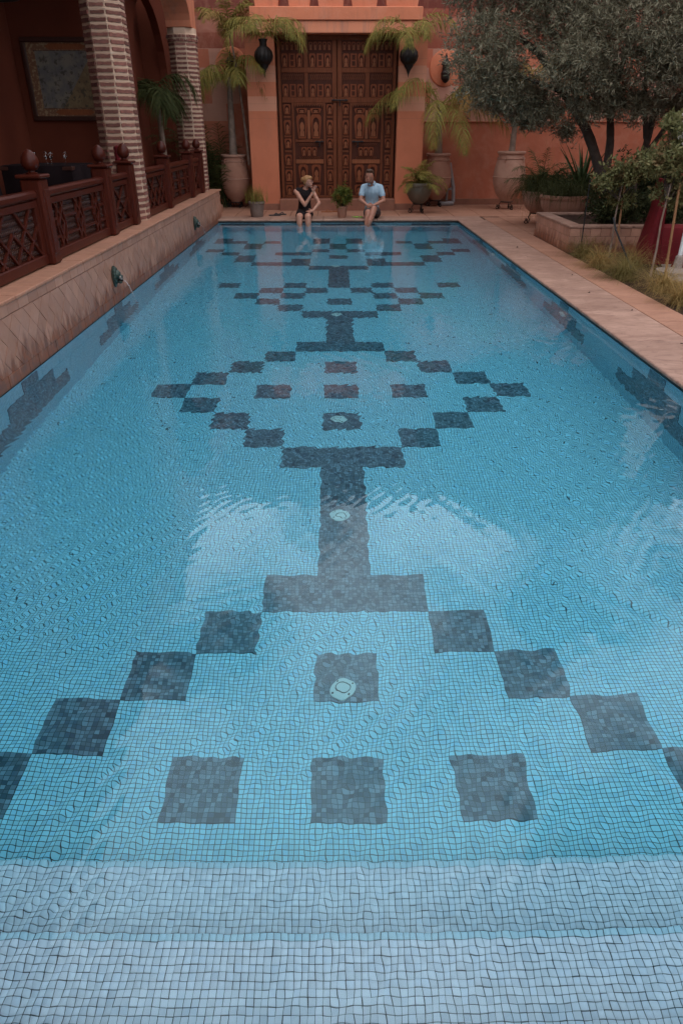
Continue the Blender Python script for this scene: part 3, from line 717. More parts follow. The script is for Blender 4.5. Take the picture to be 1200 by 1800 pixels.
lnd = t.mix(t.ramp(t.noise(P, 12, 5, .6), [(.4, 0), (.6, 1)]), (.22, .155, .08), (.17, .115, .06))
diag = t.math('GREATER_THAN', t.math('SUBTRACT', t.math('MULTIPLY', p['X'], 1.3), p['Z']), -7.02)
c_ = t.mix(diag, sky_c, lnd); blot = t.ramp(t.noise(P, 13, 4, .7), [(.54, 0), (.60, 1)]); c_ = t.mix(t.math('MULTIPLY', blot, .8), c_, (.055, .05, .035))
M['pscene'] = t.bsdf(c_, .5)
part(pa, 'border', MB().box(-W2 + .06, W2 - .06, -.020, -.002, -H2 + .06, H2 - .06).mesh('border'), M['pborder'])
part(pa, 'scene', MB().box(-W2 + .17, W2 - .17, -.026, -.021, -H2 + .16, H2 - .16).mesh('scene'), M['pscene'])
for zz in (H2 - .11, -H2 + .11):
    part(pa, 'cartouche', MB().prism([(-.28, zz), (-.22, zz - .035), (.22, zz - .035), (.28, zz), (.22, zz + .035), (-.22, zz + .035)], 'Y', -.024, -.0205).mesh('cartouche'), M['door_inlay'])
    part(pa, 'inner_line', MB().box(-W2 + .155, W2 - .155, -.024, -.0205, zz + (-.055 if zz > 0 else .045), zz + (-.045 if zz > 0 else .055)).mesh('inner_line'), M['dark_line'])
# wall bracket lamp and ring chandelier
wb_ = thing('wall_bracket', (-4.45, 10.05, 2.25), 'small dark iron bracket on the gallery back wall', 'bracket')
part(wb_, 'plate', MB().cbox(0, .03, -.03, .03, -.1, .26, .005).mesh('plate'), M['iron'])
part(wb_, 'shelf', MB().cbox(.03, .20, -.07, .07, -.1, .0, .008).mesh('shelf'), M['iron'])
ch = thing('chandelier', (-3.75, 9.2, 2.98), 'dark iron ring chandelier hanging in the gallery', 'chandelier')
rg = []
for k in range(25): a = 2 * math.pi * k / 24; rg.append((.32 * math.cos(a), .32 * math.sin(a), 0))
part(ch, 'ring', MB().tube(rg, .014, 6, False).mesh('ring', True), M['iron'])
for k in range(4): a = math.pi / 2 * k; part(ch, 'chain', MB().tube([(.32 * math.cos(a), .32 * math.sin(a), 0), (0, 0, .6)], .005, 5).mesh('chain'), M['iron'])
part(ch, 'rod', MB().tube([(0, 0, .58), (0, 0, 1.31)], .008, 6).mesh('rod'), M['iron'])
# dining tables with dark cloths, glasses, chairs
M['dark_cloth'] = simple('dark_tablecloth', (.010, .006, .007), (.014, .008, .009), 5, .95, .3, 30, .1)
t = NT('wine_glass'); M['glass'] = t.bsdf((1, 1, 1), .02, .5, trans=1.0)
def table(x, y, label):
    o = thing('dining_table', (x, y, LZ - .02), label, 'table', 'tables in the gallery')
    n = 48; vs = []
    for z, fl_ in ((.75, 1), (.745, 1.01), (.5, 1.03), (.18, 1.06)):
        for k in range(n):
            a = 2 * math.pi * k / n; rr = .46 * fl_ * (1 + (.03 * math.sin(9 * a) if z < .6 else 0)); m = max(abs(math.cos(a)), abs(math.sin(a))) ** .75
            vs.append((rr * math.cos(a) / m, rr * math.sin(a) / m, z))
    fs = [(i * n + j, (i + 1) * n + j, (i + 1) * n + (j + 1) % n, i * n + (j + 1) % n) for i in range(3) for j in range(n)] + [tuple(range(n))]
    part(o, 'tablecloth', MB().add(vs, fs).mesh('tablecloth', True), M['dark_cloth'])
    part(o, 'top', MB().cbox(-.44, .44, -.44, .44, .70, .742, .005).mesh('top'), M['wood_dark'])
    for sx in (-1, 1):
        for sy in (-1, 1): part(o, 'leg', MB().cbox(sx * .38 - .025, sx * .38 + .025, sy * .38 - .025, sy * .38 + .025, 0.0, .70, .004).mesh('leg'), M['wood_dark'])
table(-3.62, 9.7, 'dining table under a dark cloth with wine glasses beneath the painting')
table(-3.72, 7.0, 'dining table under a dark cloth behind the first railing post')
gprof = [(.033, 0), (.033, .002), (.005, .006), (.0035, .012), (.0035, .07), (.012, .08), (.032, .105), (.037, .13), (.035, .155), (.030, .17), (.029, .17), (.034, .13), (.03, .108), (.008, .084), (.001, .082)]
gme = MB().lathe(gprof, 16).mesh('wine_glass', True)
GLB = ('leftmost clear wine glass on the dark table below the painting', 'second clear wine glass from the left below the painting', 'third clear wine glass from the left below the painting', 'rightmost clear wine glass on the dark table below the painting')
for i, (gx, gy) in enumerate(((-3.72, 9.55), (-3.60, 9.62), (-3.50, 9.5), (-3.40, 9.72))):
    link('wine_glass', gme, M['glass'], None, (gx, gy, LZ - .02 + .752), scale=(.8, .8, .8), label=GLB[i], category='wine glass', group='glasses on the gallery table')
pl = MB().lathe([(.05, 0), (.11, .012), (.115, .016), (.05, .006), (.001, .005)], 24).mesh('plate', True)
link('plate', pl, M['white_plastic'], None, (-3.45, 6.8, LZ + .732), label='white plate on the table behind the first railing post', category='plate')
def chair(x, y, rz, label):
    o = thing('dining_chair', (x, y, LZ - .02), label, 'chair', 'red dining chairs', rz)
    part(o, 'seat', MB().cbox(-.22, .22, -.22, .22, .42, .48, .02).mesh('seat'), M['red_cloth'])
    part(o, 'backrest', MB().cbox(-.21, .21, .18, .23, .50, .95, .02).mesh('backrest'), M['red_cloth'])
    for sx in (-1, 1):
        for sy in (-1, 1): part(o, 'leg', MB().cbox(sx * .19 - .02, sx * .19 + .02, sy * .19 - .02, sy * .19 + .02, 0, .42, .003).mesh('leg'), M['wood_dark'])
chair(-3.15, 10.2, R(-40), 'red upholstered chair at the gallery table below the painting')

# ------------------------------------------------------------------ courtyard wall at the far end
cw = thing('courtyard_wall', (0, 18.9, 0), 'tall orange stucco wall with painted blocks behind the gate and urns', 'wall')
def cp(name, mb, mat): 
    o = mb.build(name, mat, cw); o.location = (0, -18.9, 0); return o
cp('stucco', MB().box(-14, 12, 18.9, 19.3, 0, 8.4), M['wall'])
cp('dado_moulding', MB().cbox(1.99, 12, 18.862, 18.899, 1.87, 1.91, .012), M['wall'])
cp('skirting', MB().cbox(1.99, 12, 18.872, 18.8985, .05, .20, .004), M['skirting'])
cp('coping_strip', MB().cbox(-14, 12.1, 18.82, 19.38, 8.401, 8.54, .02), M['portal'])
rw = thing('side_wall', (9.2, 8, 0), 'orange stucco boundary wall beyond the garden', 'wall')
part(rw, 'stucco', MB().box(0, .3, -12, 10.9, 0, 5.0).mesh('stucco'), M['wall'])
part(rw, 'coping_strip', MB().cbox(-.05, .35, -12, 10.85, 5.001, 5.1, .02).mesh('coping_strip'), M['portal'])
# round plaster medallions with lanterns
def medallion(x, z, label):
    o = thing('wall_lantern', (x, 18.9, z), label, 'lantern', 'lanterns on round plaster discs')
    md = MB().lathe([(.01, .03), (.33, .03), (.36, .02), (.37, 0)], 40); md.v = [(a, -b_, c_) for a, c_, b_ in md.v]
    part(o, 'disc', md.mesh('disc', True), M['portal'])
    prof = [(.01, -.30), (.05, -.28), (.10, -.22), (.11, -.10), (.085, -.06), (.08, .04), (.12, .06), (.06, .14), (.03, .17), (.02, .24), (.004, .25)]
    part(o, 'body', MB().lathe(prof, 8, (0, -.15, 0)).mesh('body'), M['iron'])
    part(o, 'arm', MB().tube([(0, -.02, .2), (0, -.10, .28), (0, -.15, .24)], .012, 6).mesh('arm'), M['iron'])
medallion(2.56, 2.97, 'dark metal lantern on the round plaster disc right of the gate')
medallion(-2.40, 3.02, 'dark metal lantern on the round plaster disc behind the left palm')

# ------------------------------------------------------------------ portal with cornice and merlons
po = thing('gate_portal', (.03, 17.6, 0), 'orange stucco portal with two piers, cornice and merlons around the gate', 'portal')
def pp(name, mb, mat, par=None):
    o = mb.build(name, mat, par or po)
    if par is None: o.location = (-.03, -17.6, 0)
    return o
t = NT('pier_stucco'); P = t.pos(); p = t.sep(P)
n1 = t.ramp(t.noise(P, 1.4, 8, .62), [(.3, 0), (.72, 1)]); c_ = t.mix(n1, (.61, .205, .11), (.49, .16, .086))
b1 = t.math('MULTIPLY', t.math('GREATER_THAN', p['Z'], 2.63), t.math('LESS_THAN', p['Z'], 2.93)); b2 = t.math('MULTIPLY', t.math('GREATER_THAN', p['Z'], 2.08), t.math('LESS_THAN', p['Z'], 2.36))
c_ = t.mix(t.math('MULTIPLY', t.math('MAXIMUM', b1, b2), .8), c_, (.60, .29, .19))
zj = t.math('LESS_THAN', t.math('ABSOLUTE', t.math('SUBTRACT', t.math('FRACT', t.math('DIVIDE', t.math('SUBTRACT', p['Z'], 2.08), .28)), .5)), .018)
zj = t.math('MULTIPLY', zj, t.math('GREATER_THAN', p['Z'], 1.9)); c_ = t.mix(t.math('MULTIPLY', zj, .3), c_, (.30, .14, .09))
dr_ = t.ramp(t.noise(t.vmul(P, (4, 4, .4)), 2, 6, .7), [(.55, 0), (.75, 1)]); c_ = t.mix(t.math('MULTIPLY', dr_, .3), c_, (.40, .17, .11))
M['pier'] = t.bsdf(c_, .85, .2, 0, t.bump(t.noise(P, 26, 8, .7), .35, .008))
for x0, x1 in ((-1.925, -1.30), (1.385, 1.985)):
    q = pp('pier', MB().box(x0, x1, 17.6, 18.88, .031, 3.50), M['pier'])
    o = link('skirting', MB().cbox(x0 - .02, x1 + .02, 17.58, 17.599, .06, .20, .004).mesh('skirting'), M['skirting'], q)
t = NT('stained_lintel'); P = t.pos()
c_ = t.mix(t.ramp(t.noise(P, 1.4, 8, .6), [(.3, 0), (.7, 1)]), (.66, .25, .14), (.56, .21, .12))
dp = t.ramp(t.noise(t.vmul(P, (5.5, 5, .5)), 1.6, 7, .7), [(.48, 0), (.66, 1)]); c_ = t.mix(t.math('MULTIPLY', dp, .6), c_, (.26, .16, .13))
M['lintel'] = t.bsdf(c_, .85, .2, 0, t.bump(t.noise(P, 26, 8, .7), .35, .008))
pp('lintel', MB().cbox(-1.88, 1.94, 17.54, 18.88, 3.502, 3.72, .012), M['lintel'])
pp('cornice', MB().cbox(-1.78, 1.84, 17.50, 18.88, 3.722, 3.96, .014), M['portal'])
for xa, xb in ((-1.69, -1.16), (-.98, -.50), (-.36, .20), (.34, .90), (1.06, 1.76)):
    q = pp('merlon', MB().prism([(xa + .03, 3.962), (xb - .03, 3.962), (xb + .05, 4.45), (xb + .02, 4.55), (xa - .02, 4.55), (xa - .05, 4.45)], 'Y', 17.62, 17.95), M['portal'])
pp('door_step', MB().cbox(-1.298, 1.383, 17.42, 18.4, .031, .30, .008), M['skirting'])
pp('reveal', MB().box(-1.30, 1.385, 18.05, 18.3, .3, 3.50), M['gallery_dark'])

# ------------------------------------------------------------------ carved wooden gate
gx0, gx1, gz0, gz1 = -1.262, 1.345, .302, 3.498
M['door_back'] = wood('gate_shaded_board', (.085, .025, .013), (.055, .017, .010), (5, 5, .5), .7, .2)  # boards coloured dark to stand in for shade in the niche recesses
gate = thing('carved_gate', ((gx0 + gx1) / 2, 17.86, gz0), 'tall carved brown wooden double gate with arched niches and iron bolts', 'gate')
GXc = (gx0 + gx1) / 2; GW = gx1 - gx0; GH = gz1 - gz0
def ux(u): return (u - 600) / 1120 * GW            # door-crop pixel -> local metres
def vz(v): return (1670 - v) / 1570 * GH
part(gate, 'frame', MB().cbox(-GW / 2, -GW / 2 + .07, -.05, .06, 0, GH, .008).cbox(GW / 2 - .07, GW / 2, -.05, .06, 0, GH, .008).cbox(-GW / 2 + .071, GW / 2 - .071, -.045, .06, GH - .07, GH, .008).mesh('frame'), M['door_frame'])
leafs = []
for s in (-1, 1):
    mb = MB().cbox(-GW / 4 + .04, GW / 4 - .04, .0, .05, .01, GH - .075, .004)
    leafs.append(part(gate, 'door_leaf', mb.mesh('door_leaf'), M['door_back'], (s * (GW / 4 - .034), 0, 0)))
def gpiece(name, me, mat, x, z, d=0.0, scale=None):
    lf = leafs[0] if x < 0 else leafs[1]
    return link(name, me, mat, lf, (x - lf.location.x, d, z), scale=scale)
def niche_me(pointed=0, nseg=8):
    # unit box 1x1 (x -.5...5, z 0..1), arch opening, front at y=-.018
    inner = [(-.30, .10)]; 
    outer = [(-.5, 0)]
    arch = [(-.30, .62)] + [(-.30 * math.cos(math.pi * k / nseg) * (1.0), .62 + .26 * math.sin(math.pi * k / nseg)) for k in range(1, nseg)] + [(.30, .62)]
    pts = [(-.30, .08)] + arch + [(.30, .08)]
    n = len(pts); out = []
    for a, b_ in pts:
        m = max(abs(a) / .5, abs(b_ - .5) / .5, 1e-3); out.append((max(-.5, min(.5, a / m)), max(0, min(1, .5 + (b_ - .5) / m))))
    vs = [(a, -.030, b_) for a, b_ in out] + [(a, -.030, b_) for a, b_ in pts] + [(a, -.001, b_) for a, b_ in pts] + [(a, -.001, b_) for a, b_ in out]
    fs = []
    for j in range(n):
        k = (j + 1) % n
        fs += [(j, k, n + k, n + j), (n + j, n + k, 2 * n + k, 2 * n + j), (3 * n + j, 3 * n + k, k, j)]
    return MB().add(vs, [tuple(reversed(f)) for f in fs])
niche = niche_me().mesh('niche')
boss_mb = MB().prism([(-.22, .1), (.22, .1), (.20, .28), (.13, .36), (.20, .46), (.20, .58), (.12, .68), (.0, .74), (-.12, .68), (-.20, .58), (-.20, .46), (-.13, .36), (-.20, .28)], 'Y', -.010, 0)
arch_p = [(-.31, .06), (.31, .06), (.31, .62)] + [(.31 * math.cos(math.pi * k / 8), .62 + .27 * math.sin(math.pi * k / 8)) for k in range(1, 8)] + [(-.31, .62)]

boss = boss_mb.mesh('inlay')
sqn = MB().add(*(lambda: ([(-.5, -.016, 0), (.5, -.016, 0), (.5, -.016, 1), (-.5, -.016, 1), (-.25, -.016, .1), (.25, -.016, .1), (.25, -.016, .9), (-.25, -.016, .9), (-.25, 0, .1), (.25, 0, .1), (.25, 0, .9), (-.25, 0, .9)],
    [(0, 1, 5, 4), (1, 2, 6, 5), (2, 3, 7, 6), (3, 0, 4, 7), (4, 5, 9, 8), (5, 6, 10, 9), (6, 7, 11, 10), (7, 4, 8, 11)]))()).box(-.25, .25, -.013, 0, .44, .54).mesh('square_niche')
def niche_at(u0, u1, v0, v1, kind=0):
    x = (ux(u0) + ux(u1)) / 2; w = ux(u1) - ux(u0); z = vz(v1); h_ = vz(v0) - vz(v1)
    gpiece('niche', niche if kind == 0 else sqn, M['door'], x, z, 0, (w, 1, h_))
    if kind == 0: gpiece('inlay', boss, M['door_inlay'], x, z, -.0005, (w, 1, h_ * .95))
def rail(u0, u1, v0, v1, d=.026, mat='door_frame'):
    x0, x1 = ux(u0), ux(u1)
    for (a, b_) in (((x0, min(x1, -.006)), (max(x0, .006), x1)) if x0 < 0 < x1 else ((x0, x1),)):
        m = (a + b_) / 2; gpiece('rail', MB().cbox(-(b_ - a) / 2, (b_ - a) / 2, -d, .001, 0, vz(v0) - vz(v1), .005).mesh('rail'), M[mat], m, vz(v1))
rail(75, 1125, 662, 715); rail(75, 1125, 388, 436, .022); rail(75, 1125, 110, 145, .022)
for a, b_ in ((290, 328), (870, 910)): rail(a, b_, 146, 387, .02); rail(a, b_, 437, 661, .02)
rail(556, 604, 146, 661, .03); rail(606, 648, 146, 661, .03); rail(562, 604, 716, 1640, .03); rail(606, 650, 716, 1640, .03)
rail(75, 1125, 1642, 1668, .024)
lat_me = MB()
for k in range(10):
    for s in (-1, 1):
        xa = -.5 + k * .1; lat_me.prism([(xa, .5 - s * .5), (xa + .022, .5 - s * .5), (xa + .122, .5 + s * .5), (xa + .1, .5 + s * .5)][::(1 if s > 0 else -1)], 'Y', -.012 - .003 * (s > 0), 0)
lat = lat_me.mesh('fretwork')
for a, b_ in ((75, 285), (335, 550), (650, 865), (915, 1125)):
    w = ux(b_) - ux(a); x = (ux(a) + ux(b_)) / 2
    gpiece('fretwork', lat, M['door_frame'], x, vz(502), 0, (w * .96, 1, vz(442) - vz(502)))
    n3 = (b_ - a) / 3
    for k in range(3):
        niche_at(a + n3 * k + 6, a + n3 * (k + 1) - 6, 262, 384, 1 if k == 1 else 0); niche_at(a + n3 * k + 6, a + n3 * (k + 1) - 6, 540, 658, 1 if k == 1 else 0)
    for k in range(5): niche_at(a + (b_ - a) * k / 5 + 4, a + (b_ - a) * (k + 1) / 5 - 4, 158, 232)
for a, b_ in ((82, 152), (500, 560), (655, 715), (1070, 1132)):
    for v0, v1 in ((728, 824), (880, 1020), (1060, 1156), (1222, 1330), (1375, 1492), (1535, 1640)): niche_at(a, b_, v0, v1)
    for v in (850, 1040, 1190, 1352, 1514): rail(a, b_, v - 12, v + 10, .012)
for a, b_ in ((185, 468), (745, 1030)):
    rail(a - 22, a, 716, 1640, .028); rail(b_, b_ + 22, 716, 1640, .028); m = (a + b_) / 2
    sc_ = MB(); n = 12
    for k in range(n): xa = -.5 + k / n; sc_.prism([(xa, 1), (xa + .5 / n, .55 - .35 * abs(2 * (k + .5) / n - 1) ** 3), (xa + 1 / n, 1)], 'Y', -.03, 0)
    gpiece('scalloped_head', sc_.box(-.5, .5, -.03, 0, .98, 1.3).mesh('scalloped_head'), M['door_frame'], ux(m), vz(775), 0, (ux(b_) - ux(a), 1, vz(730) - vz(775)))
    for s in (-1, 1):
        niche_at(m + s * 68 - 52, m + s * 68 + 52, 765, 815); niche_at(m + s * 68 - 52, m + s * 68 + 52, 825, 1060); niche_at(m + s * 66 - 46, m + s * 66 + 46, 1320, 1505); niche_at(m + s * 66 - 46, m + s * 66 + 46, 1530, 1636)
    rail(m - 14, m + 14, 785, 1062, .014, 'door_inlay'); rail(a + 4, b_ - 4, 1068, 1096, .016); rail(a + 4, b_ - 4, 1270, 1312, .018, 'door_inlay')
    for k in range(3): niche_at(m - 78 + 52 * k, m - 30 + 52 * k, 1145, 1235)
    for v in (1106, 1240): gpiece('fretwork', lat, M['door_frame'], ux(m), vz(v + 26), 0, ((ux(b_) - ux(a)) * .74, 1, .055))
def bolt(u0, u1, v):
    x0, x1 = ux(u0), ux(u1); o = part(gate, 'bolt', MB().tube([(x0, -.055, vz(v)), (x1, -.055, vz(v))], .013, 8).mesh('bolt', True), M['iron'])
    link('hasp', MB().cbox((x0 + x1) / 2 - .012, (x0 + x1) / 2 + .012, -.07, -.03, vz(v) - .11, vz(v), .004).mesh('hasp'), M['iron'], o)
    for x in (x0 + .05, x1 - .05): link('staple', MB().cbox(x - .014, x + .014, -.072, -.02, vz(v) - .022, vz(v) + .022, .004).mesh('staple'), M['iron'], o)
bolt(548, 706, 690); bolt(384, 470, 1090); bolt(745, 862, 1090)
# ------------------------------------------------------------------ pots, urns, iron stands
def scroll_stand(o, r, h):
    rg = [(r * math.cos(2 * math.pi * k / 20), r * math.sin(2 * math.pi * k / 20), h) for k in range(21)]
    part(o, 'ring', MB().tube(rg, .012, 6, False).mesh('ring', True), M['iron'])
    for k in range(3):
        a = 2 * math.pi * k / 3 - math.pi / 2 + .5; ca, sa = math.cos(a), math.sin(a); pts = [(r, h), (r + .035, h * .72), (r + .0, h * .42), (r + .02, h * .18)]
        for q in range(14):
            b_ = -1.9 + q * .52; rr = .055 * (1 - q / 17); pts.append((r + .075 + rr * math.cos(b_ + math.pi), .062 + rr * math.sin(b_ + math.pi) * 1.0))
        mz = min(p_[1] for p_ in pts); pts = [(x_, z_ - mz + .011) for x_, z_ in pts]
        part(o, 'leg', MB().tube([(x_ * ca, x_ * sa, z_) for x_, z_ in pts], .010, 6).mesh('leg', True), M['iron'])
def stand(x, y, r, h, label, z=.065):
    o = thing('plant_stand', (x, y, z), label, 'plant stand', 'scrolled iron plant stands'); scroll_stand(o, r, h); return o
def urn(x, y, z, H, rmax, label, mat='terracotta', low=False):
    o = thing('clay_urn', (x, y, z), label, 'urn', 'tall clay urns with palms')
    k = H
    prof = [(.30, 0), (.33, .02), (.40, .05)] if low else [(.42, 0), (.44, .03)]
    body = [(.36, 0), (.38, .03), (.62, .10), (.82, .22), (.96, .36), (1.0, .46), (.99, .56), (.94, .68), (.86, .80), (.80, .88), (.78, .93), (.80, .95)]
    part(o, 'body', MB().lathe([(r_ * rmax, z_ * k) for r_, z_ in body], 40).mesh('body', True), M[mat])
    part(o, 'rim', MB().lathe([(.80 * rmax, .945 * k), (.86 * rmax, .955 * k), (.88 * rmax, .975 * k), (.86 * rmax, .995 * k), (.80 * rmax, k), (.70 * rmax, .995 * k), (.68 * rmax, .93 * k)], 40).mesh('rim', True), M['terracotta_pale'])
    for zz in (.50, .86):
        rr = 1.005 if zz < .6 else .835
        cord = [(rr * rmax * math.cos(2 * math.pi * j / 48), rr * rmax * math.sin(2 * math.pi * j / 48), zz * k) for j in range(49)]
        part(o, 'cord_band', MB().tube(cord, [.011 + .004 * (j % 2) for j in range(49)], 6, False).mesh('cord_band', True), M['terracotta_pale'])
    for a in (.5, math.pi - .5, -.9):
        ca, sa = math.cos(a - math.pi / 2 + .3), math.sin(a - math.pi / 2 + .3)
        hp = [(.80 * rmax, .90 * k), (.93 * rmax, .885 * k), (.95 * rmax, .83 * k), (.87 * rmax, .79 * k)]
        part(o, 'handle', MB().tube([(x_ * ca, x_ * sa, z_) for x_, z_ in hp], .014, 8).mesh('handle', True), M[mat])
    part(o, 'soil', MB().lathe([(.69 * rmax, .92 * k), (.69 * rmax, .94 * k), (.02, .955 * k)], 24).mesh('soil'), M['soil'])
    return o
urn(-2.40, 18.20, .185, 1.03, .345, 'tall clay urn on the left of the gate holding a palm')
stand(-2.40, 18.20, .13, .125, 'low iron scroll stand under the urn left of the gate', .06)
urn(2.47, 18.45, .20, 1.03, .335, 'tall clay urn just right of the gate, behind the ribbed pot')
stand(2.47, 18.45, .13, .14, 'iron scroll stand under the urn behind the ribbed pot', .06)
urn(4.06, 17.75, .23, 1.06, .37, 'tall clay urn on an iron stand beside the trailing pots', 'terracotta_pale')
stand(4.06, 17.75, .14, .168, 'iron scroll stand under the urn beside the trailing pots', .06)
def flower_pot(name, x, y, z, r0, r1, H, mat, label, cat='flower pot', ribs=0, group=None, bowl=False):
    o = thing(name, (x, y, z), label, cat, group)
    if bowl: prof = [(r1 * .35, 0), (r1 * .40, .02 * H), (r1 * .72, .22 * H), (r1 * .92, .5 * H), (r1 * .99, .78 * H), (r1 * .96, .88 * H)]
    else: prof = [(r0, 0), (r0 * 1.02, .02 * H), (r1 * .94, .84 * H)]
    part(o, 'body', MB().lathe(prof, 48, ribs=ribs, rib=.025 if ribs else 0).mesh('body', True), M[mat])
    part(o, 'rim', MB().lathe([(r1 * .93, .83 * H), (r1 * 1.02, .84 * H), (r1 * 1.05, .92 * H), (r1 * 1.02, H), (r1 * .90, H), (r1 * .88, .86 * H)], 40).mesh('rim', True), M[mat])
    part(o, 'soil', MB().lathe([(r1 * .89, .85 * H), (r1 * .89, .9 * H), (.01, .92 * H)], 24).mesh('soil'), M['soil']); return o
flower_pot('flower_pot', -1.70, 16.10, .069, .125, .175, .31, 'pot_grey', 'small grey clay pot of grass on the far pool edge')
flower_pot('flower_pot', .14, 15.98, .069, .085, .115, .22, 'terracotta', 'small clay pot with a round bush between the two seated people')
flower_pot('ribbed_pot', 1.87, 16.88, .255, .2, .285, .43, 'pot_ribbed', 'dark ribbed pot with a small palm right of the seated man', 'flower pot', 26, None, True)
stand(1.87, 16.88, .115, .19, 'iron scroll stand under the dark ribbed pot', .066)
flower_pot('bowl_pot', 4.02, 14.80, .27, .2, .33, .40, 'terracotta_pale', 'rounded clay bowl pot on an iron stand with trailing grass', 'flower pot', 0, 'clay bowl pots', True)
stand(4.02, 14.80, .13, .205, 'iron scroll stand under the bowl pot with trailing grass', .064)
flower_pot('bowl_pot', 4.22, 13.75, .24, .25, .44, .44, 'terracotta', 'wide dark clay bowl pot behind the planter corner', 'flower pot', 0, 'clay bowl pots', True)
stand(4.22, 13.75, .17, .175, 'iron scroll stand under the wide dark bowl pot', .064)
flower_pot('flower_pot', 4.72, 14.35, .064, .22, .32, .52, 'pot_grey', 'dark pot holding the spiky agave', 'flower pot')

# ------------------------------------------------------------------ palms and other plants
def frond(base, az, L, rise, droop, nl=46, ll=.34, lw=.016, seed=0, hang=.6, curl=0.0):
    """arching rachis with leaflets on both sides; returns V,F (quads) and the rachis path"""
    g = np.random.default_rng(seed); t_ = np.linspace(0, 1, nl)
    el = rise - droop * t_ ** 1.3; dirs = np.stack([np.cos(el) * np.cos(az + curl * t_), np.cos(el) * np.sin(az + curl * t_), np.sin(el)], 1)
    P = np.array(base) + np.concatenate([[[0, 0, 0]], np.cumsum(dirs[:-1] * (L / (nl - 1)), 0)])
    side = nrm(np.cross(dirs, np.array([0, 0, 1.0]) + 1e-3)); up = np.cross(side, dirs); parts_ = []
    pro = np.clip(np.sin(np.pi * (.12 + .88 * t_)) ** .6, .15, 1) * ll
    for s in (-1, 1):
        m = t_ > .12
        D = nrm(side * s * (.9 + .1 * g.random((nl, 1))) + dirs * (.55 + .5 * t_[:, None]) + up * (.25 * g.normal(size=(nl, 1)) + .12) + np.array([0, 0, -hang]) * (.4 + .6 * g.random((nl, 1))))
        b = P[m]; d = D[m]; Lf = (pro[m] * (.85 + .3 * g.random(m.sum())))[:, None]; wv = nrm(np.cross(d, up[m] + .3 * g.normal(size=d.shape))) * lw * .5
        m1 = b + d * Lf * .45 + np.array([0, 0, .02]) * Lf; tip = b + d * Lf + np.array([0, 0, -.22 * (1 + hang)]) * Lf
        V = np.stack([b - wv * .5, b + wv * .5, m1 + wv, m1 - wv, tip], 1).reshape(-1, 3); n = len(b); i0 = np.arange(n)[:, None] * 5
        F = np.concatenate([i0 + np.array([[0, 1, 2, 3]]), i0 + np.array([[3, 2, 4, 4]])])
        parts_.append((V, F))
    return merge(parts_), P
def fix_quads(name, V, F):
    me = bpy.data.meshes.new(name); F = np.asarray(F)
    fl_ = [tuple(f[:3]) if f[3] == f[2] else tuple(f) for f in F.tolist()]
    me.from_pydata(V.tolist(), [], fl_); me.update(); return me
M['palm_dry'] = leafmat('dry_palm_leaf', (.24, .15, .05), (.30, .17, .06), None, .75)
def palm(x, y, z0, ztop, label, nfr=11, L=1.7, seed=0, mat='palm', tr=(.085, .045), lean=(0, 0), rise=(1.35, .4), droop=(1.9, 2.7), ll=.46, lw=.018, hang=.8, azs=None, trunk=True, category='palm', name='palm_tree'):
    o = thing(name, (x, y, z0), label, category); g = random.Random(seed); H = ztop - z0
    if trunk:
        n = 12; pts = [(lean[0] * (k / n) ** 1.5, lean[1] * (k / n) ** 1.5, H * k / n) for k in range(n + 1)]
        rr = [tr[0] + (tr[1] - tr[0]) * (k / n) ** .7 + .004 * (k % 2) for k in range(n + 1)]
        part(o, 'trunk', MB().tube(pts, rr, 12).mesh('trunk', True), M['palm_trunk'])
    top = np.array([lean[0], lean[1], H])
    for k in range(nfr):
        az = azs[k] if azs else 2 * math.pi * (k * .382 + g.uniform(-.05, .05)); ri = g.uniform(*sorted(rise)); dp = g.uniform(*droop)
        (V, F), P = frond(top + np.array([0, 0, -.02 * k]), az, L * g.uniform(.75, 1.15), ri, dp, 60, ll, lw, seed * 50 + k, hang, g.uniform(-.25, .25))
        fm = 'palm_dry' if (k >= nfr - 2 and mat == 'palm') else mat
        q = part(o, 'frond', fix_quads('frond', V, F), M[fm])
        link('rachis', MB().tube([tuple(p_) for p_ in P[::4]], [.011 * (1 - .8 * i / 15) for i in range(len(P[::4]))], 5).mesh('rachis', True), M[mat], q)
    return o
palm(-2.40, 18.20, 1.16, 2.75, 'palm with a slim grey trunk in the urn left of the gate', 10, 1.5, 1, 'palm', (.10, .05), (.02, 0), azs=[-2.0, -.9, .2, 1.6, 2.6, 3.5, 4.1, 5.1, 5.9, .9], rise=(.5, 1.35), droop=(1.7, 2.5))
palm(2.47, 18.45, 1.18, 2.25, 'palm with a grey trunk and drooping yellow fronds in the urn behind the ribbed pot', 11, 2.35, 2, 'palm', (.095, .05), (-.07, 0), azs=[math.pi + .75, math.pi + 1.0, math.pi + .58, -.5, .1, -1.3, -1.75, -.25, 2.2, .8, -.95], rise=(.15, .85), droop=(1.5, 2.0), hang=1.0)
palm(4.06, 17.75, 1.24, 2.55, 'palm with a thin trunk and long hanging fronds in the urn beside the trailing pots', 9, 2.25, 3, 'palm', (.075, .045), (.03, 0), azs=[math.pi, math.pi + .45, -1.9, -.6, .3, 1.3, 2.3, -1.2, 3.6], rise=(.3, 1.1), droop=(1.5, 2.2), hang=1.0)
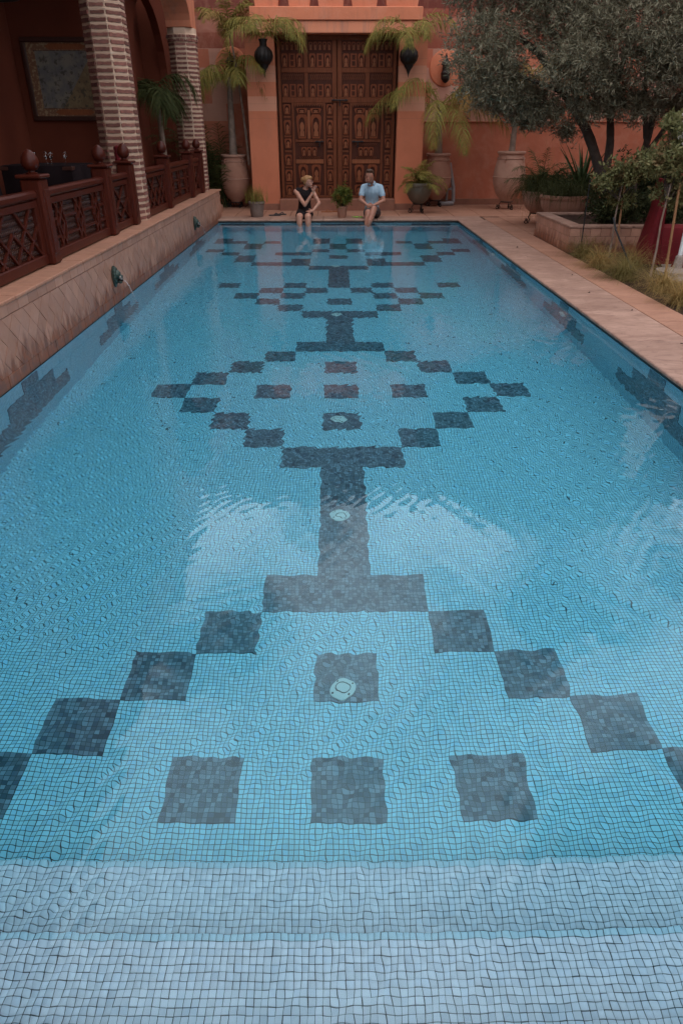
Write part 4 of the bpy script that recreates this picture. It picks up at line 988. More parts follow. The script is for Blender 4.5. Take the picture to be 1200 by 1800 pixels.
# clump of dark palms in the corner left of the portal
def clump(x, y, z, label, n, L, seed, mat='palm_dark', rise=(.9, 1.5), droop=(1.0, 2.0), ll=.3, lw=.016, hang=.3, spread=.15, name='palm_clump', category='palm', az=(0, 6.28)):
    o = thing(name, (x, y, z), label, category); g = random.Random(seed)
    for k in range(n):
        (V, F), P = frond((g.uniform(-spread, spread), g.uniform(-spread, spread), 0), g.uniform(*az), L * g.uniform(.6, 1.1), g.uniform(*rise), g.uniform(*droop), 40, ll, lw, seed * 70 + k, hang, g.uniform(-.3, .3))
        q = part(o, 'frond', fix_quads('frond', V, F), M[mat])
        link('rachis', MB().tube([tuple(p_) for p_ in P[::4]], [.010 * (1 - .8 * i / 10) for i in range(len(P[::4]))], 5).mesh('rachis', True), M[mat], q)
    return o
clump(-2.85, 18.35, .05, 'dense dark palm clump in the corner behind the left urn', 40, 2.9, 11, rise=(1.0, 1.52), droop=(.8, 1.9), ll=.34, spread=.3, az=(1.4, 4.75))
clump(-2.62, 18.6, .05, 'dark palm shoots between the left urn and the portal pier', 14, 2.1, 12, rise=(1.1, 1.52), droop=(.7, 1.5), ll=.3, spread=.15, az=(1.9, 4.5))
palm(-3.28, 14.9, LZ, 2.35, 'dark palm with drooping fronds between the two brick columns', 7, .9, 5, 'palm_dark', (.06, .04), (-.05, 0), rise=(.6, 1.2), droop=(2.2, 2.9), hang=1.0)
palm(-2.02, 17.95, 1.0, 3.6, 'tall slender palm rising behind the left lantern', 9, 1.15, 6, 'palm', (.03, .018), (-.25, 0), rise=(.7, 1.45), droop=(1.0, 2.0), ll=.28, hang=.5)
clump(1.87, 16.88, .64, 'small green palm growing in the dark ribbed pot', 30, .72, 21, 'palm', (.2, 1.45), (.9, 1.9), .17, .010, .35, .05, 'potted_palm')
# wall-hung ribbed metal vessels on the piers, with arching fronds
def vessel(x, label, seed, azs):
    o = thing('metal_vessel', (x, 17.38, 2.70), label, 'hanging vessel', 'ribbed metal vessels hung on the piers')
    prof = [(.004, 0), (.012, .05), (.045, .14), (.085, .19), (.10, .235), (.115, .24), (.17, .30), (.195, .38), (.18, .46), (.12, .53), (.075, .56), (.07, .62), (.095, .68), (.09, .685), (.06, .64)]
    part(o, 'body', MB().lathe(prof, 72, ribs=18, rib=.03).mesh('body', True), M['iron'])
    part(o, 'bracket', MB().cbox(-.02, .02, .05, .218, .60, .63, .004).mesh('bracket'), M['iron'])
    h = thing('trailing_palm', (x, 17.38, 3.34), label.replace('ribbed dark metal vessel hung on', 'arching palm fronds spilling from the vessel on'), 'plant', 'fronds in the hung vessels'); g = random.Random(seed)
    for k, az in enumerate(azs):
        (V, F), P = frond((0, 0, 0), az, g.uniform(1.0, 1.4), g.uniform(.75, 1.35), g.uniform(2.1, 2.8), 46, .38, .015, seed * 30 + k, .8, g.uniform(-.2, .2))
        q = part(h, 'frond', fix_quads('frond', V, F), M['palm']); link('rachis', MB().tube([tuple(p_) for p_ in P[::4]], [.008 * (1 - .8 * i / 10) for i in range(len(P[::4]))], 5).mesh('rachis', True), M['palm'], q)
vessel(-1.51, 'ribbed dark metal vessel hung on the pier left of the gate', 41, [-.35, -.1, -.8, -1.6, -2.4, 3.3, -.55, 2.7])
vessel(1.57, 'ribbed dark metal vessel hung on the pier right of the gate', 42, [math.pi + .3, math.pi + .6, math.pi - .1, -1.7, -1.1, -.4, .2])

def bush(name, loc, radii, n, length, width, mat, label, category='shrub', seed=0, twig=10, tw_len=.14, lobes=None, stems=0, stem_mat='bark', part_name='foliage', bend=.15, shell=.35, group=None):
    """foliage as twigs of leaves spread through lobes"""
    g = np.random.default_rng(seed); o = thing(name, loc, label, category, group)
    lobes = lobes or [((0, 0, 0), radii)]; vol = np.array([r_[0] * r_[1] * r_[2] for _, r_ in lobes]) ** .8; pick = g.choice(len(lobes), n, p=vol / vol.sum())
    C = np.array([l[0] for l in lobes])[pick]; Rr = np.array([l[1] for l in lobes])[pick]
    u = nrm(g.normal(size=(n, 3))); rad = shell + (1 - shell) * g.random((n, 1)) ** .6; rad *= 1 + .22 * g.normal(size=(n, 1)) * .6
    tip = C + u * rad * Rr; out = nrm(u + .5 * g.normal(size=(n, 3)) + np.array([0, 0, .15]))
    P = []; D = []; Ls = []
    s_ = g.random((n, twig)); base = tip[:, None, :] - out[:, None, :] * (tw_len * s_)[..., None]
    dd = nrm(out[:, None, :] * .8 + nrm(g.normal(size=(n, twig, 3))) * 1.0)
    V, F = leaves(base.reshape(-1, 3), dd.reshape(-1, 3), length * (.7 + .6 * g.random(n * twig)), width * (.8 + .4 * g.random(n * twig)), bend, seed + 1)
    part(o, part_name, np_mesh(part_name, V, F), M[mat])
    if stems:
        for k in range(stems):
            q = tip[g.integers(n)]; part(o, 'stem', MB().tube([(0, 0, -radii[2]), tuple(q * .45 + np.array([0, 0, -radii[2] * .2])), tuple(q * .9)], [.02, .012, .004], 6).mesh('stem', True), M[stem_mat])
    return o
bush('croton_bush', (.14, 15.98, .50), (.20, .20, .20), 260, .075, .016, 'croton', 'round yellow-green bush in the small clay pot between the people', seed=3, twig=10, tw_len=.08, stems=5)
# tuft of grass-like blades
def tuft(name, loc, n, L, spread, mat, label, droop=1.4, rise=1.2, width=.006, seed=0, category='grass', group=None, lean=(0, 0), zmin=.008):
    g = np.random.default_rng(seed); o = thing(name, loc, label, category, group); K = 6
    az = g.random(n) * 2 * np.pi; el = np.clip(rise + .28 * g.normal(size=n), .2, 1.55); dr_ = droop * (.5 + g.random(n)); Ln = L * (.55 + .6 * g.random(n))
    P = np.c_[spread * g.normal(size=(n, 2)) * .35, np.zeros(n)]; pts = [P.copy()]
    for k in range(K):
        e = el - dr_ * (k / K) ** 1.2; d = np.c_[np.cos(e) * np.cos(az) + lean[0] * k / K, np.cos(e) * np.sin(az) + lean[1] * k / K, np.sin(e)]; P = P + d * (Ln / K)[:, None]; P[:, 2] = np.maximum(P[:, 2], zmin); pts.append(P.copy())
    pts = np.stack(pts, 1); sd = np.c_[-np.sin(az), np.cos(az), np.zeros(n)]; wd_ = width * np.linspace(1, .15, K + 1)
    Lf = pts + sd[:, None, :] * wd_[None, :, None] * .5; Rt = pts - sd[:, None, :] * wd_[None, :, None] * .5
    V = np.concatenate([Lf, Rt], 1).reshape(-1, 3); b = (np.arange(n) * 2 * (K + 1))[:, None, None]; q = np.arange(K)[None, :, None]
    F = (b + np.concatenate([q, q + 1, q + K + 2, q + K + 1], 2)).reshape(-1, 4)
    part(o, 'blades', np_mesh('blades', V, F), M[mat]); return o
tuft('pot_grass', (-1.70, 16.10, .35), 260, .34, .28, 'palm', 'upright green grass in the small grey pot on the pool edge', .5, 1.35, .007, 31)
tuft('trailing_grass', (4.02, 14.80, .64), 1000, .85, .40, 'palm_dark', 'thick green grass hanging over the clay bowl pot', 2.6, .9, .009, 32, zmin=-.5)
tuft('trailing_grass', (4.22, 13.75, .66), 1000, .62, .6, 'palm_dark', 'dark trailing foliage over the wide dark bowl pot', 2.6, .8, .010, 33, zmin=-.45)
tuft('tall_reed', (4.25, 15.2, .1), 60, 1.5, .5, 'straw', 'thin dry reeds standing behind the clay bowl pot', .6, 1.4, .006, 34, 'reeds')
clump(4.10, 14.95, .62, 'green palm-like plant growing behind the clay bowl pot', 24, .95, 22, 'palm_dark', (.5, 1.5), (.8, 1.9), .2, .011, .35, .08, 'potted_palm')
# agave: broad fleshy pointed blades
def agave(x, y, z, n, L, w, label, seed):
    g = random.Random(seed); o = thing('agave', (x, y, z), label, 'agave')
    for k in range(n):
        az = k * 2.4 + g.uniform(-.2, .2); el = 1.45 - 1.25 * (k / n) + g.uniform(-.1, .1); d = g.uniform(.2, .6); P = np.zeros(3); mb = MB(); rows = []
        LL = L * g.uniform(.75, 1.1)
        for i in range(8):
            f_ = i / 7; e = el - d * f_; wd_ = w * (1 - f_ ** 1.6) * (.55 + .9 * min(f_ * 3, .5)) + .001; s_ = np.array([-math.sin(az), math.cos(az), 0]); up_ = np.array([-math.cos(az) * math.sin(e), -math.sin(az) * math.sin(e), math.cos(e)])
            rows.append([P + s_ * wd_, P - up_ * wd_ * .35, P - s_ * wd_, P - up_ * wd_ * .75]); P = P + np.array([math.cos(e) * math.cos(az), math.cos(e) * math.sin(az), math.sin(e)]) * LL / 7
        vs = [tuple(q) for r_ in rows for q in r_]; fs = [(i * 4 + j, i * 4 + (j + 1) % 4, (i + 1) * 4 + (j + 1) % 4, (i + 1) * 4 + j) for i in range(7) for j in range(4)] + [(3, 2, 1, 0), (28, 29, 30, 31)]
        part(o, 'leaf', mb.add(vs, fs).mesh('leaf', True), M['agave'])
agave(4.66, 14.3, .66, 38, .95, .036, 'spiky green agave in the dark pot under the olive tree', 8)

agave(5.05, 13.6, .30, 30, .85, .04, 'spiky dark agave growing right beside the olive trunk', 9)
bush('shrub', (4.75, 14.9, .62), (.55, .45, .45), 520, .07, .02, 'shrub', 'leafy dark bush behind the bowl pots', seed=54, twig=12, tw_len=.16, stems=4)
bush('shrub', (5.6, 13.5, .72), (.6, .4, .5), 520, .07, .02, 'shrub', 'dark bush just behind the planter, right of the agave', seed=55, twig=12, tw_len=.16, stems=4)
# raised planter with block facing, shrubs and the olive tree
pb = thing('raised_planter', (3.58, 11.2, .046), 'low raised planter faced with beige tiles at the foot of the olive tree', 'planter')
part(pb, 'core', MB().box(.012, 3.4, .012, .2, 0, .36).box(.012, .2, .201, 2.0, 0, .36).box(.201, 3.4, 1.8, 2.0, 0, .36).box(3.2, 3.4, .201, 1.799, 0, .36).mesh('core'), M['grout'])
part(pb, 'soil', MB().box(.2, 3.2, .2, 1.8, 0, .30).mesh('soil'), M['soil'])
for r_ in range(3):
    for k in range(13):
        y0 = k * .155 - (.07 if r_ % 2 else 0); y1 = min(y0 + .15, 1.995); y0 = max(y0, 0)
        if y1 - y0 > .03: part(pb, 'facing_tile', MB().cbox(0, .014, y0, y1, .004 + r_ * .119, .119 + r_ * .119, .003).mesh('facing_tile'), M['lozenge'])
    for k in range(22):
        x0 = .016 + k * .155 - (.07 if r_ % 2 else 0); x1 = x0 + .15; x0 = max(x0, .016)
        part(pb, 'facing_tile', MB().cbox(x0, x1, -.002, .012, .004 + r_ * .119, .119 + r_ * .119, .003).mesh('facing_tile'), M['lozenge'])
for k in range(4): part(pb, 'cap_tile', MB().cbox(-.012, .205, k * .5 + (.205 if k == 0 else 0), k * .5 + .495, .361, .395, .006).mesh('cap_tile'), M['coping'])
for k in range(7): part(pb, 'cap_tile', MB().cbox(-.012 + k * .49, -.012 + k * .49 + .485, -.012, .20, .361, .395, .006).mesh('cap_tile'), M['coping'])
part(pb, 'cap_tile', MB().cbox(.21, 3.4, 1.80, 2.0, .361, .395, .006).mesh('cap_tile'), M['coping'])

ol = thing('olive_tree', (4.5, 12.2, .34), 'large grey-green olive tree with dark forked trunks over the planter', 'tree')
OX = np.array([4.5, 12.2, .34])
def limb(pts, r0, r1):
    pts = [tuple(np.array(p_) - OX) for p_ in pts]; n = len(pts)
    # smooth the path
    P = [Vector(p_) for p_ in pts]; out = []
    for i in range(n - 1):
        a, b_, c_, d_ = P[max(i - 1, 0)], P[i], P[i + 1], P[min(i + 2, n - 1)]
        for k in range(5):
            s_ = k / 5; out.append(.5 * ((2 * b_) + (c_ - a) * s_ + (2 * a - 5 * b_ + 4 * c_ - d_) * s_ ** 2 + (3 * b_ - a - 3 * c_ + d_) * s_ ** 3))
    out.append(P[-1]); m = len(out)
    g = random.Random(int(r0 * 1e4) + n); rr = [(r0 + (r1 - r0) * i / (m - 1)) * (1 + g.uniform(-.07, .07)) for i in range(m)]
    return MB().tube(out, rr, 10).mesh('trunk', True)
part(ol, 'trunk', limb([(4.52, 12.2, .3), (4.42, 12.15, .75), (4.2, 12.1, 1.15), (3.88, 12.05, 1.7), (3.45, 12.05, 2.2), (3.0, 12.1, 2.7), (2.5, 12.1, 3.0)], .11, .03), M['bark'])
for pts, r0, r1 in (([(4.3, 12.12, 1.0), (4.33, 12.2, 1.5), (4.25, 12.2, 2.1), (4.35, 12.2, 3.0), (4.3, 12.3, 4.0)], .075, .02), ([(3.88, 12.05, 1.7), (3.62, 12.1, 2.3), (3.5, 12.2, 3.1), (3.3, 12.3, 3.9)], .05, .015), ([(3.45, 12.05, 2.2), (2.9, 11.8, 2.35), (2.3, 11.8, 2.5)], .035, .01), ([(4.33, 12.2, 1.6), (4.0, 11.9, 2.3), (3.8, 11.6, 2.9)], .035, .01)):
    part(ol, 'limb', limb(pts, r0, r1), M['bark'])
part(ol, 'trunk', limb([(5.15, 12.6, .3), (4.95, 12.55, .9), (5.02, 12.5, 1.5), (5.05, 12.5, 2.2), (5.0, 12.4, 3.2)], .085, .03), M['bark'])
for pts, r0, r1 in (([(5.0, 12.5, 1.3), (5.35, 12.5, 1.9), (5.6, 12.4, 2.8)], .05, .015), ([(5.0, 12.5, 1.6), (4.75, 12.3, 2.3), (4.6, 12.0, 3.0)], .045, .012), ([(5.03, 12.5, 1.9), (5.5, 12.0, 2.5), (5.7, 11.8, 3.1)], .035, .01)):
    part(ol, 'limb', limb(pts, r0, r1), M['bark'])
lob = [((2.25, 12.0, 2.75), (.70, .8, .52)), ((2.75, 12.4, 3.75), (1.1, 1.2, .75)), ((3.45, 11.9, 3.05), (.75, .9, .62)), ((4.25, 11.3, 2.95), (.80, .8, .75)), ((5.3, 11.6, 2.95), (1.0, 1, .75)),
       ((4.5, 12.4, 4.4), (2.3, 1.7, 1.0)), ((3.05, 12.2, 2.15), (.42, .5, .34)), ((2.65, 12.1, 2.15), (.5, .5, .36)), ((5.2, 12.3, 2.05), (.65, .5, .28)), ((3.6, 12.2, 1.72), (.26, .3, .14)), ((6.3, 12.2, 3.4), (1.0, 1.1, .9)), ((4.05, 11.7, 2.15), (.4, .4, .25)), ((1.85, 12.2, 3.55), (.4, .5, .35)), ((3.3, 11.2, 2.55), (.55, .5, .42)), ((4.7, 11.0, 2.45), (.6, .5, .42)), ((2.30, 11.8, 2.28), (.55, .5, .36)), ((3.55, 11.5, 1.98), (.42, .35, .24)), ((4.25, 11.5, 2.05), (.5, .4, .28)), ((2.95, 12.0, 1.88), (.35, .4, .22)), ((3.7, 11.4, 2.35), (.5, .45, .35)), ((5.6, 11.5, 2.3), (.6, .5, .35)), ((3.2, 12.0, 1.95), (.35, .4, .22)), ((4.6, 12.6, 5.0), (1.3, 1.3, .7)), ((3.4, 12.6, 5.0), (1.2, 1.2, .7))]
g = np.random.default_rng(77); n = 12500; vol = np.array([r_[0] * r_[1] * r_[2] for _, r_ in lob]) ** .72; pick = g.choice(len(lob), n, p=vol / vol.sum())
Cc = np.array([l[0] for l in lob])[pick]; Rr = np.array([l[1] for l in lob])[pick]; u = nrm(g.normal(size=(n, 3)))
lump = 1 + .22 * np.sin(u[:, :1] * 9 + pick[:, None]) * np.sin(u[:, 1:2] * 8 + 1.7 * pick[:, None]) * np.sin(u[:, 2:] * 7)
tip = Cc + u * Rr * (.30 + .72 * g.random((n, 1)) ** .55) * lump; out = nrm(u * .8 + .6 * g.normal(size=(n, 3)) + np.array([0, 0, .15]))
TW = 17; s_ = np.linspace(0, 1, TW)[None, :] + .02 * g.random((n, TW)); base = tip[:, None, :] - out[:, None, :] * (.26 * s_)[..., None]
perp = nrm(np.cross(out[:, None, :], g.normal(size=(n, TW, 3)))); dd = nrm(out[:, None, :] * .75 + perp)
V, F = leaves((base - OX).reshape(-1, 3), dd.reshape(-1, 3), .082 * (.45 + .95 * g.random(n * TW)), .0155, .12, 5)
part(ol, 'crown', np_mesh('crown', V, F), M['olive'])
tw = MB()
for k in range(0, n, 6): a = tip[k] - OX; b_ = a - out[k] * .3; tw.tube([tuple(b_), tuple(a)], [.004, .0015], 3, False)
q = part(ol, 'twigs', tw.mesh('twigs'), M['bark']); q["kind"] = "stuff"

bush('shrub', (4.45, 11.75, .66), (.50, .40, .30), 480, .06, .02, 'shrub', 'dense dark shrub filling the planter under the olive tree', seed=51, twig=12, tw_len=.14, stems=6)
bush('shrub', (5.3, 11.9, .62), (.5, .4, .28), 360, .06, .02, 'shrub', 'dark low shrub behind the red covered chairs', seed=52, twig=12, tw_len=.14, stems=5)
bush('shrub', (5.9, 14.6, .70), (.9, .8, .65), 600, .07, .022, 'shrub', 'dark bush in the shade behind the olive trunk', seed=53, twig=12, tw_len=.16, stems=5)

# rose standards with bamboo stakes
def rose(x, y, H, lobes, n, label, seed):
    g = random.Random(seed); o = bush('rose_tree', (x, y, .046), (.3, .3, .3), n, .056, .029, 'rose', label, 'rose', seed, 9, .13, lobes, 0, group='standard roses in the bed')
    part(o, 'trunk', MB().tube([(0, 0, 0), (.012, .01, H * .3), (-.008, 0, H * .6), (.01, 0, H)], [.016, .014, .012, .010], 8).mesh('trunk', True), M['palm_trunk'])
    for (cx, cy, cz), r_ in lobes:
        for k in range(3): part(o, 'branch', MB().tube([(.0, 0, H * .8), (cx * .5 + g.uniform(-.05, .05), cy * .5, (H * .8 + cz) / 2), (cx + g.uniform(-.1, .1), cy + g.uniform(-.1, .1), cz + r_[2] * .6)], [.008, .006, .003], 5).mesh('branch', True), M['bark'])
rose(4.02, 10.6, 1.0, [((-.02, 0, 1.15), (.28, .3, .22)), ((-.30, 0, 1.02), (.16, .2, .14)), ((.30, 0, 1.30), (.25, .25, .25)), ((.05, .1, .80), (.22, .2, .16))], 430, 'leafy standard rose tied to a bamboo stake by the planter', 61)
rose(4.10, 9.25, 1.1, [((-.10, 0, 1.35), (.30, .3, .24)), ((.10, .1, 1.68), (.26, .25, .22)), ((-.12, 0, 1.75), (.14, .2, .13)), ((.3, 0, 1.3), (.25, .25, .22)), ((.15, .1, 1.0), (.3, .25, .2))], 640, 'taller standard rose with reddish leaves at the right edge', 62)
def stake(path, r, mat, label, nodes=False):
    o = MB().tube(path, r, 8); 
    if nodes:
        a, b_ = Vector(path[0]), Vector(path[-1])
        for k in range(1, 5): c_ = a.lerp(b_, k / 5); d = (b_ - a).normalized() * .008; o.tube([tuple(c_ - d), tuple(c_ + d)], r * 1.25, 8)
    o.build('garden_stake', mat, None, True, label=label, category='stake', group='stakes in the flower bed')
stake([(4.12, 10.62, .04), (4.08, 10.64, 1.05)], .014, M['bamboo'], 'bamboo stake beside the rose next to the planter', True)
stake([(4.28, 9.22, .04), (4.20, 9.2, 1.15)], .015, M['bamboo'], 'leaning bamboo stake in front of the red covered chair', True)
stake([(3.72, 10.98, .04), (3.70, 11.0, 1.1)], .009, M['black'], 'thin black upright rod at the planter corner')
stake([(4.05, 9.75, .04), (3.86, 10.1, .52), (3.84, 10.2, .66)], .012, M['black'], 'slanting black stake among the feather grass')

for i, (x, y, n, L, lb, ln) in enumerate(((3.86, 10.75, 420, .62, 'tall feather grass against the planter front', (0, 0)), (3.80, 9.85, 620, .58, 'drooping straw-coloured feather grass beyond the slanting black stake', (-.12, -.05)), (4.30, 10.0, 420, .55, 'low straw-coloured grass in front of the red chair covers', (.2, 0)),
        (3.82, 9.05, 620, .60, 'green-gold feather grass nearest the slanting black stake', (-.15, -.1)), (4.02, 8.3, 520, .62, 'arching feather grass at the right edge below the bamboo stake', (.1, 0)), (3.95, 7.6, 560, .6, 'rusty dry feather grass at the right edge of the bed', (.0, -.1)), (3.72, 6.2, 300, .5, 'grass tuft cut by the right edge near the coping', (0, 0)))):
    tuft('feather_grass', (x - .16, y, .046), int(n * 1.0), L * .98, .16, ('grass_green', 'straw', 'straw', 'grass_green', 'straw', 'straw', 'grass_green')[i], lb, 1.9, .85, .0048, 80 + i, 'grass', 'feather grass tufts along the bed', ln)
LFL = ('dry leaf on the coping nearest the camera', 'dry leaf on the coping, second nearest to the camera', 'dry leaf on the coping, third from the camera', 'dry leaf on the coping, third from the planter', 'dry leaf on the coping, second nearest to the planter', 'dry leaf on the coping nearest the planter corner')
for i in range(6):   # fallen leaves on the paving and coping
    x = random.uniform(2.75, 3.12); y = 5.9 + i * 1.15 + random.uniform(-.3, .3); V, F = leaves(np.zeros((1, 3)), np.array([[1., .3, .05]]), .05, .02, .2, i)
    link('fallen_leaf', np_mesh('fallen_leaf', V, F), M['bark'], None, (x, y, .071), random.uniform(0, 6), label=LFL[i], category='leaf', group='dry leaves on the coping')

# covered red chairs, parasol
def covered_chair(x, y, rz, label):
    o = thing('covered_chair', (x, y, .046), label, 'chair', 'red covered chairs', rz)
    def sweep(rows, name):
        vs = [p_ for r_ in rows for p_ in r_]; n = len(rows[0]); fs = [(i * n + j, i * n + (j + 1) % n, (i + 1) * n + (j + 1) % n, (i + 1) * n + j) for i in range(len(rows) - 1) for j in range(n)] + [tuple(range(n - 1, -1, -1)), tuple((len(rows) - 1) * n + j for j in range(n))]
        return part(o, name, MB().add(vs, fs).mesh(name, True), M['red_cloth'])
    def ring(x0, x1, y0, y1, z, fold=0.0):
        out_ = []
        for k in range(32):
            a = 2 * math.pi * k / 32; m = max(abs(math.cos(a)), abs(math.sin(a))); f_ = 1 + fold * math.sin(k * 2.7) ; out_.append(((x0 + x1) / 2 + (x1 - x0) / 2 * math.cos(a) / m ** .85 * f_, (y0 + y1) / 2 + (y1 - y0) / 2 * math.sin(a) / m ** .85 * f_, z))
        return out_
    sweep([ring(-.32, .32, -.32, .27, .0, .07), ring(-.27, .27, -.27, .24, .2, .05), ring(-.235, .235, -.24, .22, .44), ring(-.22, .22, -.23, .2, .475), ring(-.2, .2, -.2, .18, .48)], 'seat_skirt')
    sweep([ring(-.31, .31, .14, .42, .0, .07), ring(-.26, .26, .17, .36, .35, .05), ring(-.23, .23, .19, .30, .7), ring(-.215, .215, .22, .30, 1.0), ring(-.19, .19, .235, .29, 1.08)], 'back_cover')
    for sx in (-1, 1): part(o, 'leg', MB().cbox(sx * .17 - .015, sx * .17 + .015, -.17, -.14, .0, .44, .003).mesh('leg'), M['wood_dark'])
covered_chair(4.80, 10.45, R(82), 'tall chair under a red cloth cover behind the first bamboo stake')
covered_chair(4.95, 9.55, R(60), 'red cloth covered chair at the right edge of the picture')
um = thing('parasol', (4.50, 9.40, .05), 'closed white canvas parasol on a pale pole at the right edge', 'parasol')
part(um, 'pole', MB().tube([(0, 0, 0), (0, 0, 3.0)], .028, 12).mesh('pole', True), M['white_plastic'])
part(um, 'base', MB().lathe([(.26, 0), (.26, .05), (.06, .08), (.05, .22), (.03, .24)], 28).mesh('base', True), M['gravel'])
vs = []; nn = 32
for z, r_ in ((1.62, .34), (1.85, .24), (2.2, .15), (2.6, .10), (2.95, .03)):
    for k in range(nn): a = 2 * math.pi * k / nn; f_ = 1 + .35 * math.sin(8 * a) * (1 if r_ > .05 else 0); vs.append((r_ * f_ * math.cos(a), r_ * f_ * math.sin(a), z + (.10 * math.sin(8 * a + 1) + .06 * math.sin(3 * a) if z < 1.7 else 0)))
part(um, 'canopy', MB().add(vs, [(i * nn + j, i * nn + (j + 1) % nn, (i + 1) * nn + (j + 1) % nn, (i + 1) * nn + j) for i in range(4) for j in range(nn)]).mesh('canopy', True), M['white_cloth'])

# grey waste pipe behind the urn
dp_ = thing('drain_pipe', (2.92, 18.7, .055), 'grey plastic drain pipe against the wall beside the urn', 'pipe')
part(dp_, 'riser', MB().tube([(-.13, 0, .92), (-.05, 0, .62), (0, 0, .42), (.02, -.02, .08)], .045, 12).mesh('riser', True), M['pipe'])
part(dp_, 'outlet', MB().tube([(.02, -.02, .06), (-.35, -.12, .055)], .05, 12).mesh('outlet', True), M['pipe'])
part(dp_, 'branch', MB().tube([(.0, 0, .40), (-.14, .02, .36), (-.15, .02, .12)], .03, 10).mesh('branch', True), M['pipe'])
part(dp_, 'collar', MB().tube([(-.118, 0, .86), (-.14, 0, .955)], .052, 12).mesh('collar', True), M['pipe'])

# small things on the far coping
M['sole'] = simple('dark_sandal', (.03, .03, .035), (.05, .045, .045), 30, .7, .2)
def sandal(x, y, z, rz, mat, label, L=.26):
    o = thing('sandal', (x, y, z), label, 'sandal', 'sandals on the pool edge', rz)
    pl = [(-L / 2, -.03), (-L * .2, -.035), (L * .15, -.045), (L * .42, -.04), (L / 2, 0), (L * .42, .042), (L * .15, .042), (-L * .2, .033), (-L / 2, .03)]
    part(o, 'sole', MB().prism(pl, 'Z', 0, .022).mesh('sole'), mat)
    for s in (-1, 1): part(o, 'strap', MB().tube([(L * .28, 0, .022), (L * .12, s * .025, .055), (-.02, s * .042, .018)], .008, 6).mesh('strap', True), mat)
sandal(-1.33, 16.30, .069, .15, M['sole'], 'dark flip flop on the coping left of the seated woman, nearer one')
sandal(-1.22, 16.52, .066, -.1, M['sole'], 'dark flip flop on the coping left of the seated woman, farther one')
M['tan'] = simple('tan_leather', (.36, .13, .05), (.26, .09, .04), 20, .6, .2)
sandal(-.20, 17.05, .067, .1, M['tan'], 'tan sandal by the door step behind the round bush, left one')
sandal(.06, 17.1, .067, -.2, M['tan'], 'tan sandal by the door step behind the round bush, right one')
M['lime'] = simple('lime_plastic', (.25, .62, .06), (.20, .5, .05), 20, .5, 0)
gg = thing('goggles', (.50, 15.92, .072), 'lime green swimming goggles lying on the coping beside the man', 'goggles')
for s in (-1, 1): part(gg, 'lens', MB().lathe([(.03, 0), (.032, .012), (.02, .018)], 14, (s * .04, 0, 0)).mesh('lens', True), M['lime'])
part(gg, 'strap', MB().tube([(-.07, 0, .008), (-.14, .06, .006), (-.04, .11, .006), (.08, .09, .006), (.07, 0, .008)], .006, 6).mesh('strap', True), M['lime'])
# ------------------------------------------------------------------ the two people on the pool edge
def blob(caps, balls=(), voxel=.009, smooth=6):
    """one continuous skin from tapered capsules ((p0,r0),(p1,r1)...) and ellipsoids"""
    mb = MB()
    for ch in caps:
        for (p0, r0), (p1, r1) in zip(ch[:-1], ch[1:]):
            mb.tube([p0, tuple((Vector(p0) + Vector(p1)) / 2), p1], [r0, (r0 + r1) / 2, r1], 12); mb.ball(p0, r0, 12, 8); mb.ball(p1, r1, 12, 8)
    for b_ in balls: mb.ball(b_[0], b_[1], 16, 10, b_[2] if len(b_) > 2 else None)
    me = mb.mesh('blob'); o = bpy.data.objects.new('blob', me); COL.objects.link(o)
    m = o.modifiers.new('r', 'REMESH'); m.mode = 'VOXEL'; m.voxel_size = voxel; m.use_smooth_shade = True
    s = o.modifiers.new('s', 'SMOOTH'); s.iterations = smooth; s.factor = .5
    dg = bpy.context.evaluated_depsgraph_get(); out = bpy.data.meshes.new_from_object(o.evaluated_get(dg))
    bpy.data.objects.remove(o); bpy.data.meshes.remove(me); return out
def skinmat(name, c): 
    t = NT(name); P = t.pos(); return t.bsdf(t.mix(t.ramp(t.noise(P, 14, 4, .5), [(.35, 0), (.7, 1)]), c, tuple(k * f for k, f in zip(c, (.85, .72, .68)))), .5, .4, sub=.05)
SK = skinmat('skin', (.52, .27, .19)); SK2 = skinmat('tanned_skin', (.45, .215, .145))
M['dress'] = simple('black_fabric', (.014, .010, .011), (.022, .015, .016), 12, .9, .9, 11, .2, 0, 0, .03)
M['polo'] = simple('pale_blue_fabric', (.42, .56, .66), (.34, .48, .59), 9, .85, .9, 10, .2, 0, 0, .03)
M['shorts'] = simple('brown_shorts', (.085, .06, .055), (.06, .042, .04), 18, .9, .3)
M['blond'] = simple('blond_hair', (.42, .21, .08), (.24, .11, .04), 60, .5, .5, 90)
M['brown_hair'] = simple('brown_hair', (.085, .038, .02), (.05, .022, .012), 60, .5, .5, 90)
def hand(w, e, d, side, curl=.5, L=.075):
    """palm + five fingers; w wrist, d finger direction, side: lateral axis pointing to the thumb side"""
    w, d, s = Vector(w), Vector(d).normalized(), Vector(side).normalized(); s = (s - d * s.dot(d)).normalized(); n = d.cross(s)
    ch = [[(tuple(w), .021), (tuple(w + d * .045), .027), (tuple(w + d * .075), .026)]]
    for k, (o_, l) in enumerate(((.026, .062), (.009, .072), (-.009, .067), (-.025, .052))):
        b_ = w + d * .08 + s * o_; m = b_ + (d + n * curl * .5 + s * (1 - k) * .12).normalized() * l * .5; t_ = m + (d + n * curl * 1.2 + s * (1 - k) * .12).normalized() * l * .55
        ch.append([(tuple(b_), .0095), (tuple(m), .009), (tuple(t_), .0075)])
    b_ = w + d * .025 + s * .02; ch.append([(tuple(b_), .013), (tuple(b_ + (s + d * .6).normalized() * .032), .011), (tuple(b_ + (s * .7 + d).normalized() * .062), .0085)])
    return ch
